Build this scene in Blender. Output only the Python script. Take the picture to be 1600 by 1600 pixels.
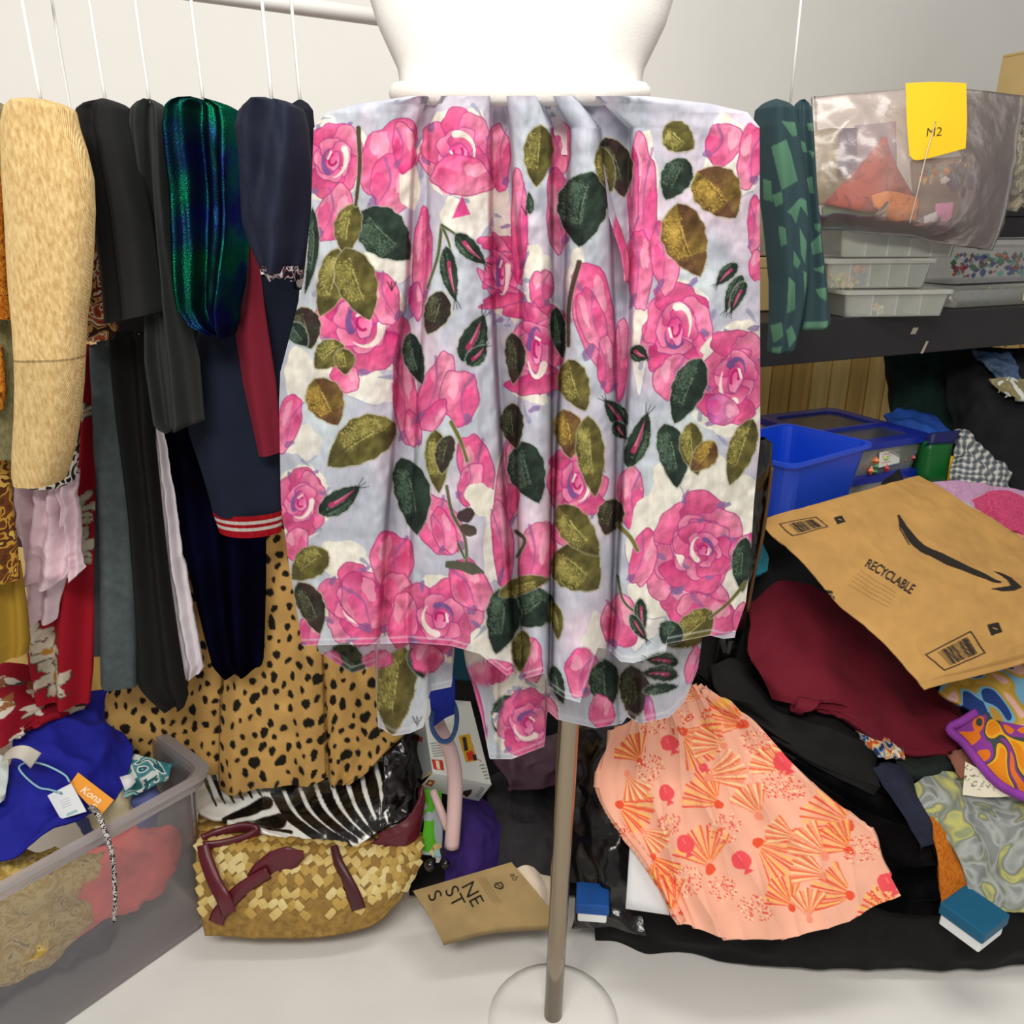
import bpy, math, random
import numpy as np
from mathutils import Vector, Matrix

# ------------------------------------------------------------------ scene, camera, world, lights
for o in list(bpy.data.objects):
    bpy.data.objects.remove(o)
scene = bpy.context.scene
COL = scene.collection
F_PX, PITCH, CAMZ = 1250.0, math.radians(20.0), 1.40
cam_d = bpy.data.cameras.new('camera')
cam_d.sensor_width = 36.0
cam_d.lens = F_PX / 1600.0 * 36.0
cam_d.clip_start = 0.02
cam_d.dof.use_dof = True
cam_d.dof.focus_distance = 0.98
cam_d.dof.aperture_fstop = 14.0
cam = bpy.data.objects.new('camera', cam_d)
cam.location = (0, 0, CAMZ)
cam.rotation_euler = (math.radians(90) - PITCH, 0, 0)
COL.objects.link(cam)
scene.camera = cam

world = bpy.data.worlds.new('world')
scene.world = world
world.use_nodes = True
world.node_tree.nodes['Background'].inputs[0].default_value = (1.0, 0.97, 0.93, 1)
world.node_tree.nodes['Background'].inputs[1].default_value = 0.36

def area(name, loc, target, size, size_y, power, color):
    l = bpy.data.lights.new(name, 'AREA')
    l.shape = 'RECTANGLE'; l.size = size; l.size_y = size_y; l.energy = power; l.color = color
    o = bpy.data.objects.new(name, l)
    o.location = loc
    o.rotation_euler = (Vector(target) - Vector(loc)).to_track_quat('-Z', 'Y').to_euler()
    COL.objects.link(o)
    return o
area('ceiling_lamp', (-0.25, -0.45, 2.4), (0.0, 1.25, 0.7), 1.3, 0.35, 38, (1.0, 0.95, 0.87))
area('ceiling_lamp_far', (0.5, 0.95, 2.55), (0.5, 1.2, 0.0), 1.2, 0.3, 16, (1.0, 0.95, 0.87))

vs = scene.view_settings
vs.view_transform = 'Standard'
vs.look = 'None'
vs.exposure = 0.0
vs.gamma = 1.0
vs.use_curve_mapping = False

# ------------------------------------------------------------------ helpers
CT, ST = math.cos(PITCH), math.sin(PITCH)
def at(px, py, Y):
    """world point seen at pixel (px,py) standing at depth Y (arrays welcome)"""
    px = np.asarray(px, float); py = np.asarray(py, float); Y = np.asarray(Y, float)
    a = (px - 800.0) / F_PX; b = (800.0 - py) / F_PX
    dy = CT + b * ST
    t = Y / dy
    return np.stack([a * t, Y + 0 * t, CAMZ + t * (-ST + b * CT)], -1)
def vat(px, py, Y):
    return Vector(at(px, py, Y).tolist())
def lin(c):
    c = np.asarray(c, float)
    return np.where(c <= 0.04045, c / 12.92, ((c + 0.055) / 1.055) ** 2.4)
def rgb(r, g, b):
    l = lin(np.array([r, g, b]) / 255.0)
    return (float(l[0]), float(l[1]), float(l[2]), 1.0)

_rp = np.random.RandomState(7).permutation(512)
_rp = np.concatenate([_rp, _rp])
_rv = np.random.RandomState(3).uniform(-1, 1, 512)
def noise3(p):
    p = np.asarray(p, float)
    i = np.floor(p).astype(int); f = p - i; f = f * f * (3 - 2 * f)
    i = i & 255
    out = 0
    for dx in (0, 1):
        for dy in (0, 1):
            for dz in (0, 1):
                h = _rv[_rp[_rp[_rp[(i[..., 0] + dx) & 511] + ((i[..., 1] + dy) & 255) & 511] + ((i[..., 2] + dz) & 255) & 511]]
                w = (f[..., 0] if dx else 1 - f[..., 0]) * (f[..., 1] if dy else 1 - f[..., 1]) * (f[..., 2] if dz else 1 - f[..., 2])
                out = out + h * w
    return out
def fbm(p, n=3):
    p = np.asarray(p, float)
    return sum(noise3(p * 2 ** k + 17.3 * k) * 0.5 ** k for k in range(n))

ORG = {}
def mesh_obj(name, verts, faces, mat, parent=None, colors=None, smooth=True, origin=None):
    verts = np.asarray(verts, float).reshape(-1, 3)
    if parent is None:
        o3 = np.array([verts[:, 0].mean(), verts[:, 1].mean(), verts[:, 2].min()]) if origin is None else np.asarray(origin, float)
    else:
        o3 = ORG[parent.name]
    me = bpy.data.meshes.new(name)
    v = (verts - o3).astype(np.float32)
    fa = np.asarray(faces) if not isinstance(faces, list) else None
    if fa is not None and fa.ndim == 2:
        n, k = fa.shape
        me.vertices.add(len(v)); me.vertices.foreach_set('co', v.ravel())
        me.loops.add(n * k); me.loops.foreach_set('vertex_index', fa.astype(np.int32).ravel())
        me.polygons.add(n)
        me.polygons.foreach_set('loop_start', np.arange(0, n * k, k, dtype=np.int32))
        me.update(calc_edges=True)
        me.validate()
    else:
        me.from_pydata([tuple(x) for x in v.tolist()], [], faces)
        me.update()
    if smooth and len(me.polygons):
        me.polygons.foreach_set('use_smooth', np.ones(len(me.polygons), dtype=bool))
    if colors is not None:
        ca = me.color_attributes.new('Col', 'FLOAT_COLOR', 'POINT')
        c4 = np.ones((len(v), 4), np.float32); c4[:, :3] = lin(np.clip(colors, 0, 1))
        ca.data.foreach_set('color', c4.ravel())
    me.materials.append(mat)
    o = bpy.data.objects.new(name, me)
    COL.objects.link(o)
    if parent is None:
        o.location = o3
    else:
        o.parent = parent
    ORG[o.name] = o3
    return o
def tag(o, label=None, cat=None, group=None, kind=None):
    if label: o['label'] = label
    if cat: o['category'] = cat
    if group: o['group'] = group
    if kind: o['kind'] = kind
    return o
def thing(name, loc, label, cat, group=None, kind=None):
    o = bpy.data.objects.new(name, None)
    o.empty_display_size = 0.05
    o.location = loc
    COL.objects.link(o)
    ORG[o.name] = np.asarray(loc, float)
    return tag(o, label, cat, group, kind)
def solid(o, t, offset=-1.0):
    m = o.modifiers.new('thickness', 'SOLIDIFY'); m.thickness = t; m.offset = offset
    return o
def bevel(o, w, seg=2):
    m = o.modifiers.new('bevel', 'BEVEL'); m.width = w; m.segments = seg; m.limit_method = 'ANGLE'
    return o

# ------------------------------------------------------------------ materials
def _tree(name):
    m = bpy.data.materials.new(name); m.use_nodes = True
    return m, m.node_tree.nodes, m.node_tree.links, m.node_tree.nodes['Principled BSDF']
def _bump(N, L, b, coord, scale, strength, dist=0.002, stretch=None):
    mp = N.new('ShaderNodeMapping'); L.new(coord, mp.inputs['Vector'])
    if stretch: mp.inputs['Scale'].default_value = stretch
    n = N.new('ShaderNodeTexNoise'); n.inputs['Scale'].default_value = scale; n.inputs['Detail'].default_value = 4
    L.new(mp.outputs[0], n.inputs['Vector'])
    bp = N.new('ShaderNodeBump'); bp.inputs['Strength'].default_value = strength; bp.inputs['Distance'].default_value = dist
    L.new(n.outputs['Fac'], bp.inputs['Height']); L.new(bp.outputs[0], b.inputs['Normal'])
    return n
def mat(name, c, rough=0.85, var=0.12, vscale=30, bump=0.25, bscale=350, sheen=0.0, metal=0.0, spec=0.25, coat=0.0, stretch=None, c2=None, dist=0.002):
    m, N, L, b = _tree(name)
    base = rgb(*c)
    tc = N.new('ShaderNodeTexCoord')
    n = N.new('ShaderNodeTexNoise'); n.inputs['Scale'].default_value = vscale; n.inputs['Detail'].default_value = 5
    mp = N.new('ShaderNodeMapping'); L.new(tc.outputs['Object'], mp.inputs['Vector'])
    if stretch: mp.inputs['Scale'].default_value = stretch
    L.new(mp.outputs[0], n.inputs['Vector'])
    r = N.new('ShaderNodeValToRGB'); L.new(n.outputs['Fac'], r.inputs['Fac'])
    r.color_ramp.elements[0].position = 0.3; r.color_ramp.elements[1].position = 0.7
    hi = rgb(*c2) if c2 else tuple(min(1, x * (1 + var)) for x in base[:3]) + (1,)
    r.color_ramp.elements[0].color = tuple(x * (1 - var) for x in base[:3]) + (1,)
    r.color_ramp.elements[1].color = hi
    L.new(r.outputs['Color'], b.inputs['Base Color'])
    b.inputs['Roughness'].default_value = rough
    b.inputs['Metallic'].default_value = metal
    b.inputs['Specular IOR Level'].default_value = spec
    b.inputs['Sheen Weight'].default_value = sheen
    b.inputs['Coat Weight'].default_value = coat
    b.inputs['Coat Roughness'].default_value = 0.15
    if bump: _bump(N, L, b, tc.outputs['Object'], bscale, bump, dist, stretch)
    return m
def vmat(name, rough=0.8, transl=0.0, spec=0.2, bump=0.15, bscale=500, dist=0.001, sheen=0.0, see=0.0):
    m, N, L, b = _tree(name)
    a = N.new('ShaderNodeVertexColor'); a.layer_name = 'Col'
    L.new(a.outputs['Color'], b.inputs['Base Color'])
    b.inputs['Roughness'].default_value = rough; b.inputs['Specular IOR Level'].default_value = spec
    b.inputs['Sheen Weight'].default_value = sheen
    tc = N.new('ShaderNodeTexCoord')
    if bump: _bump(N, L, b, tc.outputs['Object'], bscale, bump, dist)
    out = N['Material Output']; last = b.outputs[0]
    if transl:
        t = N.new('ShaderNodeBsdfTranslucent'); L.new(a.outputs['Color'], t.inputs['Color'])
        mx = N.new('ShaderNodeMixShader'); mx.inputs[0].default_value = transl
        L.new(last, mx.inputs[1]); L.new(t.outputs[0], mx.inputs[2]); last = mx.outputs[0]
    if see:
        t = N.new('ShaderNodeBsdfTransparent')
        mx = N.new('ShaderNodeMixShader'); mx.inputs[0].default_value = see
        L.new(last, mx.inputs[1]); L.new(t.outputs[0], mx.inputs[2]); last = mx.outputs[0]
    L.new(last, out.inputs['Surface'])
    return m
def print_mat(name, cols, scale=40, distort=1.5, rough=0.85, stretch=None, smooth=False, spec=0.2, detail=2.0):
    """abstract printed cloth: distorted noise cut into flat colour patches"""
    m, N, L, b = _tree(name)
    tc = N.new('ShaderNodeTexCoord'); mp = N.new('ShaderNodeMapping'); L.new(tc.outputs['Object'], mp.inputs['Vector'])
    if stretch: mp.inputs['Scale'].default_value = stretch
    n = N.new('ShaderNodeTexNoise'); n.inputs['Scale'].default_value = scale; n.inputs['Distortion'].default_value = distort
    n.inputs['Detail'].default_value = detail
    L.new(mp.outputs[0], n.inputs['Vector'])
    r = N.new('ShaderNodeValToRGB'); r.color_ramp.interpolation = 'LINEAR' if smooth else 'CONSTANT'
    L.new(n.outputs['Fac'], r.inputs['Fac'])
    k = len(cols); e = r.color_ramp.elements
    pos = [0.0] + [0.36 + 0.28 * i / max(1, k - 2) for i in range(k - 1)]
    e[0].position = 0; e[0].color = rgb(*cols[0]); e[1].position = pos[1]; e[1].color = rgb(*cols[1])
    for i in range(2, k):
        q = e.new(pos[i]); q.color = rgb(*cols[i])
    L.new(r.outputs['Color'], b.inputs['Base Color'])
    b.inputs['Roughness'].default_value = rough; b.inputs['Specular IOR Level'].default_value = spec
    _bump(N, L, b, tc.outputs['Object'], 300, 0.2)
    return m
def knit_mat(name, c, c2, ribs=260, bump=0.8, axis='X', fuzz=0.5):
    m, N, L, b = _tree(name)
    tc = N.new('ShaderNodeTexCoord')
    n = N.new('ShaderNodeTexNoise'); n.inputs['Scale'].default_value = 260; n.inputs['Detail'].default_value = 6
    mp = N.new('ShaderNodeMapping'); mp.inputs['Scale'].default_value = (1, 1, 0.35); L.new(tc.outputs['Object'], mp.inputs['Vector'])
    L.new(mp.outputs[0], n.inputs['Vector'])
    r = N.new('ShaderNodeValToRGB'); L.new(n.outputs['Fac'], r.inputs['Fac'])
    r.color_ramp.elements[0].position = 0.32; r.color_ramp.elements[1].position = 0.68
    r.color_ramp.elements[0].color = rgb(*c); r.color_ramp.elements[1].color = rgb(*c2)
    L.new(r.outputs['Color'], b.inputs['Base Color'])
    b.inputs['Roughness'].default_value = 0.95; b.inputs['Sheen Weight'].default_value = fuzz
    b.inputs['Sheen Tint'].default_value = rgb(*c2)
    b.inputs['Specular IOR Level'].default_value = 0.05
    w = N.new('ShaderNodeTexWave'); w.bands_direction = axis; w.inputs['Scale'].default_value = ribs / 6.28
    w.inputs['Distortion'].default_value = 1.2; w.inputs['Detail'].default_value = 2; w.inputs['Detail Scale'].default_value = 3
    L.new(tc.outputs['Object'], w.inputs['Vector'])
    mx = N.new('ShaderNodeMath'); mx.operation = 'ADD'; L.new(w.outputs['Fac'], mx.inputs[0]); L.new(n.outputs['Fac'], mx.inputs[1])
    bp = N.new('ShaderNodeBump'); bp.inputs['Strength'].default_value = bump; bp.inputs['Distance'].default_value = 0.002
    L.new(mx.outputs[0], bp.inputs['Height']); L.new(bp.outputs[0], b.inputs['Normal'])
    return m
def velvet_mat(name, base, ca, cb, rough=0.38, scale=9, amount=0.4):
    """crushed pile: dark ground with coloured nap reflections"""
    m, N, L, b = _tree(name)
    tc = N.new('ShaderNodeTexCoord'); n = N.new('ShaderNodeTexNoise'); n.inputs['Scale'].default_value = scale; n.inputs['Detail'].default_value = 3
    L.new(tc.outputs['Object'], n.inputs['Vector'])
    r = N.new('ShaderNodeValToRGB'); L.new(n.outputs['Fac'], r.inputs['Fac'])
    r.color_ramp.elements[0].position = 0.4; r.color_ramp.elements[1].position = 0.6
    r.color_ramp.elements[0].color = rgb(*ca); r.color_ramp.elements[1].color = rgb(*cb)
    g = N.new('ShaderNodeBsdfGlossy'); g.inputs['Roughness'].default_value = rough
    L.new(r.outputs['Color'], g.inputs['Color'])
    b.inputs['Base Color'].default_value = rgb(*base); b.inputs['Roughness'].default_value = 1.0
    b.inputs['Specular IOR Level'].default_value = 0.0
    nn = _bump(N, L, b, tc.outputs['Object'], 500, 0.6)
    L.new(b.inputs['Normal'].links[0].from_socket, g.inputs['Normal'])
    mx = N.new('ShaderNodeMixShader'); mx.inputs[0].default_value = 0.5
    mx.inputs[0].default_value = amount
    L.new(b.outputs[0], mx.inputs[1]); L.new(g.outputs[0], mx.inputs[2]); L.new(mx.outputs[0], N['Material Output'].inputs['Surface'])
    return m
def clear_mat(name, c, milky=0.3, rough=0.15, spec=0.6, bump=0.0, bscale=40, dist=0.01, ior=1.45):
    """clear or milky plastic: part clear, part scattering, with a gloss on top"""
    m, N, L, b = _tree(name)
    b.inputs['Base Color'].default_value = rgb(*c); b.inputs['Roughness'].default_value = rough
    b.inputs['Specular IOR Level'].default_value = spec
    t = N.new('ShaderNodeBsdfTransparent'); mx = N.new('ShaderNodeMixShader'); mx.inputs[0].default_value = milky
    L.new(t.outputs[0], mx.inputs[1]); L.new(b.outputs[0], mx.inputs[2])
    g = N.new('ShaderNodeBsdfGlossy'); g.inputs['Roughness'].default_value = rough
    lw = N.new('ShaderNodeFresnel'); lw.inputs['IOR'].default_value = ior
    mx2 = N.new('ShaderNodeMixShader'); L.new(lw.outputs[0], mx2.inputs[0]); L.new(mx.outputs[0], mx2.inputs[1]); L.new(g.outputs[0], mx2.inputs[2])
    if bump:
        tc = N.new('ShaderNodeTexCoord'); _bump(N, L, b, tc.outputs['Object'], bscale, bump, dist)
        s = b.inputs['Normal'].links[0].from_socket; L.new(s, g.inputs['Normal']); L.new(s, lw.inputs['Normal'])
    L.new(mx2.outputs[0], N['Material Output'].inputs['Surface'])
    return m

# ------------------------------------------------------------------ print painter (colours of printed cloth, in pattern units)
class Canvas:
    def __init__(s, x0, y0, x1, y1, bg, S=1.0):
        s.x0, s.y0, s.S = x0, y0, S
        s.W = int((x1 - x0) * S) + 1; s.H = int((y1 - y0) * S) + 1
        s.a = np.ones((s.H, s.W, 3)) * (np.array(bg) / 255.0)
    def grid(s):
        yy, xx = np.mgrid[0:s.H, 0:s.W]
        return xx / s.S + s.x0, yy / s.S + s.y0
    def _box(s, p, pad=0):
        q = (p - [s.x0, s.y0]) * s.S
        x0 = max(0, int(q[:, 0].min() - pad)); x1 = min(s.W, int(q[:, 0].max() + pad) + 2)
        y0 = max(0, int(q[:, 1].min() - pad)); y1 = min(s.H, int(q[:, 1].max() + pad) + 2)
        return q, x0, x1, y0, y1
    def fill(s, poly, c, c2=None, d=(0, 1), alpha=1.0, tex=0.0, gamma=1.0):
        poly = np.asarray(poly, float)
        q, x0, x1, y0, y1 = s._box(poly)
        if x1 <= x0 or y1 <= y0: return
        yy, xx = np.mgrid[y0:y1, x0:x1].astype(float)
        m = np.zeros(xx.shape, bool)
        n = len(q)
        for i in range(n):
            ax, ay = q[i]; bx, by = q[(i + 1) % n]
            if ay == by: continue
            cond = ((ay > yy) != (by > yy)) & (xx < (bx - ax) * (yy - ay) / (by - ay) + ax)
            m ^= cond
        if not m.any(): return
        c = np.array(c) / 255.0
        if c2 is None:
            col = np.broadcast_to(c, xx.shape + (3,)).copy()
        else:
            c2 = np.array(c2) / 255.0
            d = np.array(d, float); d /= max(1e-6, np.hypot(*d))
            pr = xx * d[0] + yy * d[1]; qq = q @ d
            t = np.clip((pr - qq.min()) / max(1e-6, qq.max() - qq.min()), 0, 1) ** gamma
            col = c + (c2 - c) * t[..., None]
        if tex:
            col = col * (1 + tex * fbm(np.stack([(xx * .8 + yy * .6) * 0.10 / s.S, (yy * .8 - xx * .6) * 0.07 / s.S, (xx + yy) * .031 / s.S + c.sum() * 9], -1), 3)[..., None])
        sub = s.a[y0:y1, x0:x1]
        sub[m] = sub[m] * (1 - alpha) + col[m] * alpha
    def stroke(s, pts, w, c, alpha=1.0, w2=None):
        pts = np.asarray(pts, float)
        q, x0, x1, y0, y1 = s._box(pts, w * s.S + 1)
        if x1 <= x0 or y1 <= y0: return
        yy, xx = np.mgrid[y0:y1, x0:x1].astype(float)
        best = np.full(xx.shape, 1e9); n = len(q)
        for i in range(n - 1):
            a = q[i]; e = q[i + 1] - a; L2 = max(1e-9, e @ e)
            t = np.clip(((xx - a[0]) * e[0] + (yy - a[1]) * e[1]) / L2, 0, 1)
            dd = np.hypot(xx - a[0] - t * e[0], yy - a[1] - t * e[1])
            ww = w if w2 is None else w + (w2 - w) * (i + t) / (n - 1)
            best = np.minimum(best, dd - ww * s.S * 0.5)
        k = np.clip(0.5 - best, 0, 1)[..., None] * alpha
        sub = s.a[y0:y1, x0:x1]
        sub[:] = sub * (1 - k) + np.array(c) / 255.0 * k
    def speckle(s, poly, c, dens, rs, size=1.0):
        poly = np.asarray(poly, float)
        lo, hi = poly.min(0), poly.max(0)
        for _ in range(int(dens)):
            p = rs.uniform(lo, hi)
            s.fill(p + size * np.array([[-1, -1], [1, -.6], [.8, 1], [-.6, .8]]) * rs.uniform(.5, 1.2), c)
    def sample(s, x, y):
        u = np.clip((x - s.x0) * s.S, 0, s.W - 1.001); v = np.clip((y - s.y0) * s.S, 0, s.H - 1.001)
        i = u.astype(int); j = v.astype(int); fu = (u - i)[..., None]; fv = (v - j)[..., None]
        i1 = np.minimum(i + 1, s.W - 1); j1 = np.minimum(j + 1, s.H - 1)
        a = s.a
        return (a[j, i] * (1 - fu) + a[j, i1] * fu) * (1 - fv) + (a[j1, i] * (1 - fu) + a[j1, i1] * fu) * fv
    def text(s, body, x, y, size, ang, c, shear=0.0, squash=1.0, bold=0.0):
        """letters filled flat; (x,y) start of the baseline, ang in degrees clockwise on the cloth"""
        cu = bpy.data.curves.new('lettering', 'FONT'); cu.body = body; cu.size = size; cu.shear = shear; cu.offset = bold
        o = bpy.data.objects.new('lettering', cu); COL.objects.link(o)
        dg = bpy.context.evaluated_depsgraph_get(); dg.update()
        me = o.evaluated_get(dg).to_mesh()
        P = np.array([v.co[:2] for v in me.vertices]); T = [tuple(p.vertices) for p in me.polygons]
        if len(P):
            ca, sa = math.cos(math.radians(ang)), math.sin(math.radians(ang))
            X = P[:, 0] * squash; Yv = -P[:, 1]
            Q = np.stack([x + X * ca - Yv * sa, y + X * sa + Yv * ca], -1)
            for t in T: s.fill(Q[list(t)], c)
        o.evaluated_get(dg).to_mesh_clear()
        bpy.data.objects.remove(o); bpy.data.curves.remove(cu)

def blob(cx, cy, rx, ry, rot=0.0, wob=0.12, n=36, seed=0, k=(2, 3, 5, 8)):
    rs = np.random.RandomState(seed)
    t = np.linspace(0, 2 * np.pi, n, endpoint=False)
    r = 1 + sum(wob / (i * 0.7 + 1) * np.sin(kk * t + rs.uniform(0, 6.3)) for i, kk in enumerate(k))
    x = rx * r * np.cos(t); y = ry * r * np.sin(t)
    c, s = math.cos(rot), math.sin(rot)
    return np.stack([cx + x * c - y * s, cy + x * s + y * c], -1)
def curve(pts, n=24):
    return crmat(n, len(pts)) @ np.asarray(pts, float)
def crmat(n, m):
    t = np.linspace(0, m - 1, n); i = np.minimum(np.floor(t).astype(int), m - 2); f = t - i
    M = np.zeros((n, m)); r = np.arange(n)
    if m == 2:
        M[r, 0] = 1 - f; M[r, 1] = f
        return M
    w = [(-f + 2 * f ** 2 - f ** 3) / 2, (2 - 5 * f ** 2 + 3 * f ** 3) / 2, (f + 4 * f ** 2 - 3 * f ** 3) / 2, (-f ** 2 + f ** 3) / 2]
    for k in range(4):
        j = i + k - 1
        lo = j < 0; hi = j > m - 1; ok = ~(lo | hi)
        np.add.at(M, (r[ok], j[ok]), w[k][ok])
        np.add.at(M, (r[lo], np.zeros(lo.sum(), int)), 2 * w[k][lo]); np.add.at(M, (r[lo], np.ones(lo.sum(), int)), -w[k][lo])
        np.add.at(M, (r[hi], np.full(hi.sum(), m - 1)), 2 * w[k][hi]); np.add.at(M, (r[hi], np.full(hi.sum(), m - 2)), -w[k][hi])
    return M

# ------------------------------------------------------------------ cloth builders
def gridfaces(nr, nc, wrap=False):
    j, i = np.mgrid[0:nr - 1, 0:(nc if wrap else nc - 1)]
    a = j * nc + i; b = j * nc + (i + 1) % nc; c = (j + 1) * nc + (i + 1) % nc; d = (j + 1) * nc + i
    return np.stack([a, d, c, b], -1).reshape(-1, 4)
def normals(P):
    du = np.gradient(P, axis=1); dv = np.gradient(P, axis=0)
    n = np.cross(dv, du)
    return n / np.maximum(1e-9, np.linalg.norm(n, axis=-1, keepdims=True))
def patch(name, ctrl, m, nu=60, nv=60, wr=0.006, ws=14.0, wst=(1, 1, 1), thick=0.008, canvas=None, parent=None, ridge=True, seed=0.0, keep=False, edge=0.0, folds=()):
    """a cloth lying where its control points say (px, py, depth), wrinkled and with thickness"""
    C = np.array(ctrl, float)
    A, B = crmat(nv, C.shape[0]), crmat(nu, C.shape[1])
    G = np.einsum('ij,jkl,mk->iml', A, C, B)
    if edge:
        v = np.linspace(0, 1, nv)[:, None]; u = np.linspace(0, 1, nu)[None, :]
        q = np.stack([u * 7 + 0 * v, v * 7 + 0 * u, 0 * u + 0 * v + seed], -1)
        w = 1 - np.minimum(1, np.minimum(np.minimum(u, 1 - u), np.minimum(v, 1 - v)) * 6)
        G[..., 0] += edge * w * noise3(q); G[..., 1] += edge * w * noise3(q + 31)
    P = at(G[..., 0], G[..., 1], G[..., 2])
    n = normals(P)
    q = P * ws * np.array(wst) + seed
    w = fbm(q, 2)
    if ridge: w = 0.75 - 1.7 * np.sqrt(w * w + .012)
    uu = np.linspace(0, 1, nu)[None, :]; vv = np.linspace(0, 1, nv)[:, None]
    d = wr * w + wr * .22 * fbm(q * 3.1 + 5, 2)
    for (amp, ku, kv, ph) in folds:
        d = d + amp * (1 - 2 * np.abs(np.sin(np.pi * (ku * uu + kv * vv + ph) + .8 * noise3(P * 7 + seed))) ** .8)
    P = P + n * d[..., None]
    col = canvas.sample(G[..., 0], G[..., 1]).reshape(-1, 3) if canvas is not None else None
    o = mesh_obj(name, P.reshape(-1, 3), gridfaces(nv, nu), m, parent, col)
    if thick: solid(o, thick)
    return (o, P, normals(P), G) if keep else o
def rows_interp(rows, n):
    R = np.array(rows, float)
    y = (R[:, 1] + R[:, 3]) / 2
    s = np.concatenate([[0], np.cumsum(np.maximum(1.0, np.abs(np.diff(y))))])
    q = np.linspace(0, s[-1], n)
    return np.stack([np.interp(q, s, R[:, k]) for k in range(4)], -1)
def tube(name, rows, Y, depth, m, folds=(), nu=64, nv=90, canvas=None, parent=None, wr=0.002, ws=18, sq=0.55, shoulder=True, hem=0.0, seed=0, dY=0.0, stretch=(1, 1, 0.35), cut=None):
    """a hanging garment or sleeve: closed soft tube; rows are (py, xl, xr) or (xl, yl, xr, yr)"""
    R = [(r[1], r[0], r[2], r[0]) if len(r) == 3 else r for r in rows]
    if shoulder:
        x0, y0, x1, y1 = R[0]; w = x1 - x0
        R = [(x0 + .42 * w, y0 - 44, x1 - .42 * w, y1 - 44), (x0 + .22 * w, y0 - 38, x1 - .22 * w, y1 - 38), (x0 + .06 * w, y0 - 28, x1 - .06 * w, y1 - 28)] + R
    G = rows_interp(R, nv)
    v = np.linspace(0, 1, nv)[:, None]
    u1 = np.linspace(0, 1, nu); u = np.concatenate([u1, u1[::-1][1:-1]])[None, :]
    sgn = np.concatenate([-np.ones(nu), np.ones(nu - 2)])[None, :]
    us = 0.5 - 0.5 * np.cos(np.pi * u) * (0.5 + 0.5 * np.abs(np.cos(np.pi * u))) if False else u
    px = G[:, 0:1] * (1 - us) + G[:, 2:3] * us
    py = G[:, 1:2] * (1 - us) + G[:, 3:4] * us
    if hem:
        py = py + hem * (v ** 12) * np.sin(us * 9 + seed)
    P = at(px, py, Y + dY * v + 0 * us)
    bulge = np.sin(np.pi * np.clip(us, 0, 1)) ** sq
    width = np.clip((G[:, 2:3] - G[:, 0:1]) / 60.0, 0.15, 1.0)
    off = sgn * depth * bulge * width
    for (amp, k, ph, drift) in folds:
        off = off + np.where(sgn < 0, 1.0, -0.6) * amp * np.sin(2 * np.pi * (k * us + ph) + drift * v * 3) * np.minimum(1, bulge * 1.3)
    off = off + wr * fbm(P * ws * np.array(stretch) + seed * 3.7, 3)
    P[..., 1] += off
    col = canvas.sample(px + 0 * v, py + 0 * v).reshape(-1, 3) if canvas is not None else None
    nc = u.shape[1]
    if cut:
        a_, b_ = int(cut[0] * (nv - 1)), int(cut[1] * (nv - 1)) + 1
        P = P[a_:b_]; nv = b_ - a_
        if col is not None: col = col.reshape(-1, nc, 3)[a_:b_].reshape(-1, 3)
    return mesh_obj(name, P.reshape(-1, 3), gridfaces(nv, nc, True), m, parent, col)
def tubeline(name, pts, r, m, parent=None, ns=12, nseg=40, closed=False, caps=True, r2=None, canvascol=None):
    """round bar or cord through world points"""
    Q = np.asarray([list(p) for p in pts], float)
    if closed:
        k = len(Q); Q = np.concatenate([Q[-2:], Q, Q[:2]])
        full = crmat(nseg * (k + 3) // k + 1, k + 4) @ Q
        t = np.linspace(0, k + 3, len(full)); sel = (t >= 2) & (t < k + 2); C = full[sel]
    else:
        C = crmat(nseg, len(Q)) @ Q
    n = len(C)
    T = np.gradient(C, axis=0)
    if closed: T = np.roll(C, -1, 0) - np.roll(C, 1, 0)
    T /= np.maximum(1e-9, np.linalg.norm(T, axis=1, keepdims=True))
    ref = np.array([0.0, 1.0, 0.13]); U = np.cross(T, ref); U /= np.maximum(1e-9, np.linalg.norm(U, axis=1, keepdims=True)); V = np.cross(T, U)
    a = np.linspace(0, 2 * np.pi, ns, endpoint=False)
    rr = np.full(n, r) if r2 is None else np.linspace(r, r2, n)
    P = C[:, None] + rr[:, None, None] * (np.cos(a)[None, :, None] * U[:, None] + np.sin(a)[None, :, None] * V[:, None])
    F = gridfaces(n, ns, True).tolist()
    if closed:
        F += [[(n - 1) * ns + i, i, (i + 1) % ns, (n - 1) * ns + (i + 1) % ns] for i in range(ns)]
    elif caps:
        F.append(list(range(ns))); F.append([(n - 1) * ns + i for i in range(ns)][::-1])
    return mesh_obj(name, P.reshape(-1, 3), F, m, parent)
def boxmesh(c, sx, sy, sz, yaw=0.0, taper=1.0, pitch=0.0, roll=0.0):
    """closed block standing on c (centre of the base); taper scales the base"""
    V = []
    for z, k in ((0, taper), (sz, 1.0)):
        for x, y in ((-1, -1), (1, -1), (1, 1), (-1, 1)):
            V.append((x * sx / 2 * k, y * sy / 2 * k, z))
    M = Matrix.Rotation(yaw, 3, 'Z') @ Matrix.Rotation(pitch, 3, 'X') @ Matrix.Rotation(roll, 3, 'Y')
    V = [tuple(Vector(c) + M @ Vector(p)) for p in V]
    return V, [(0, 3, 2, 1), (4, 5, 6, 7), (0, 1, 5, 4), (1, 2, 6, 5), (2, 3, 7, 6), (3, 0, 4, 7)]
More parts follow.
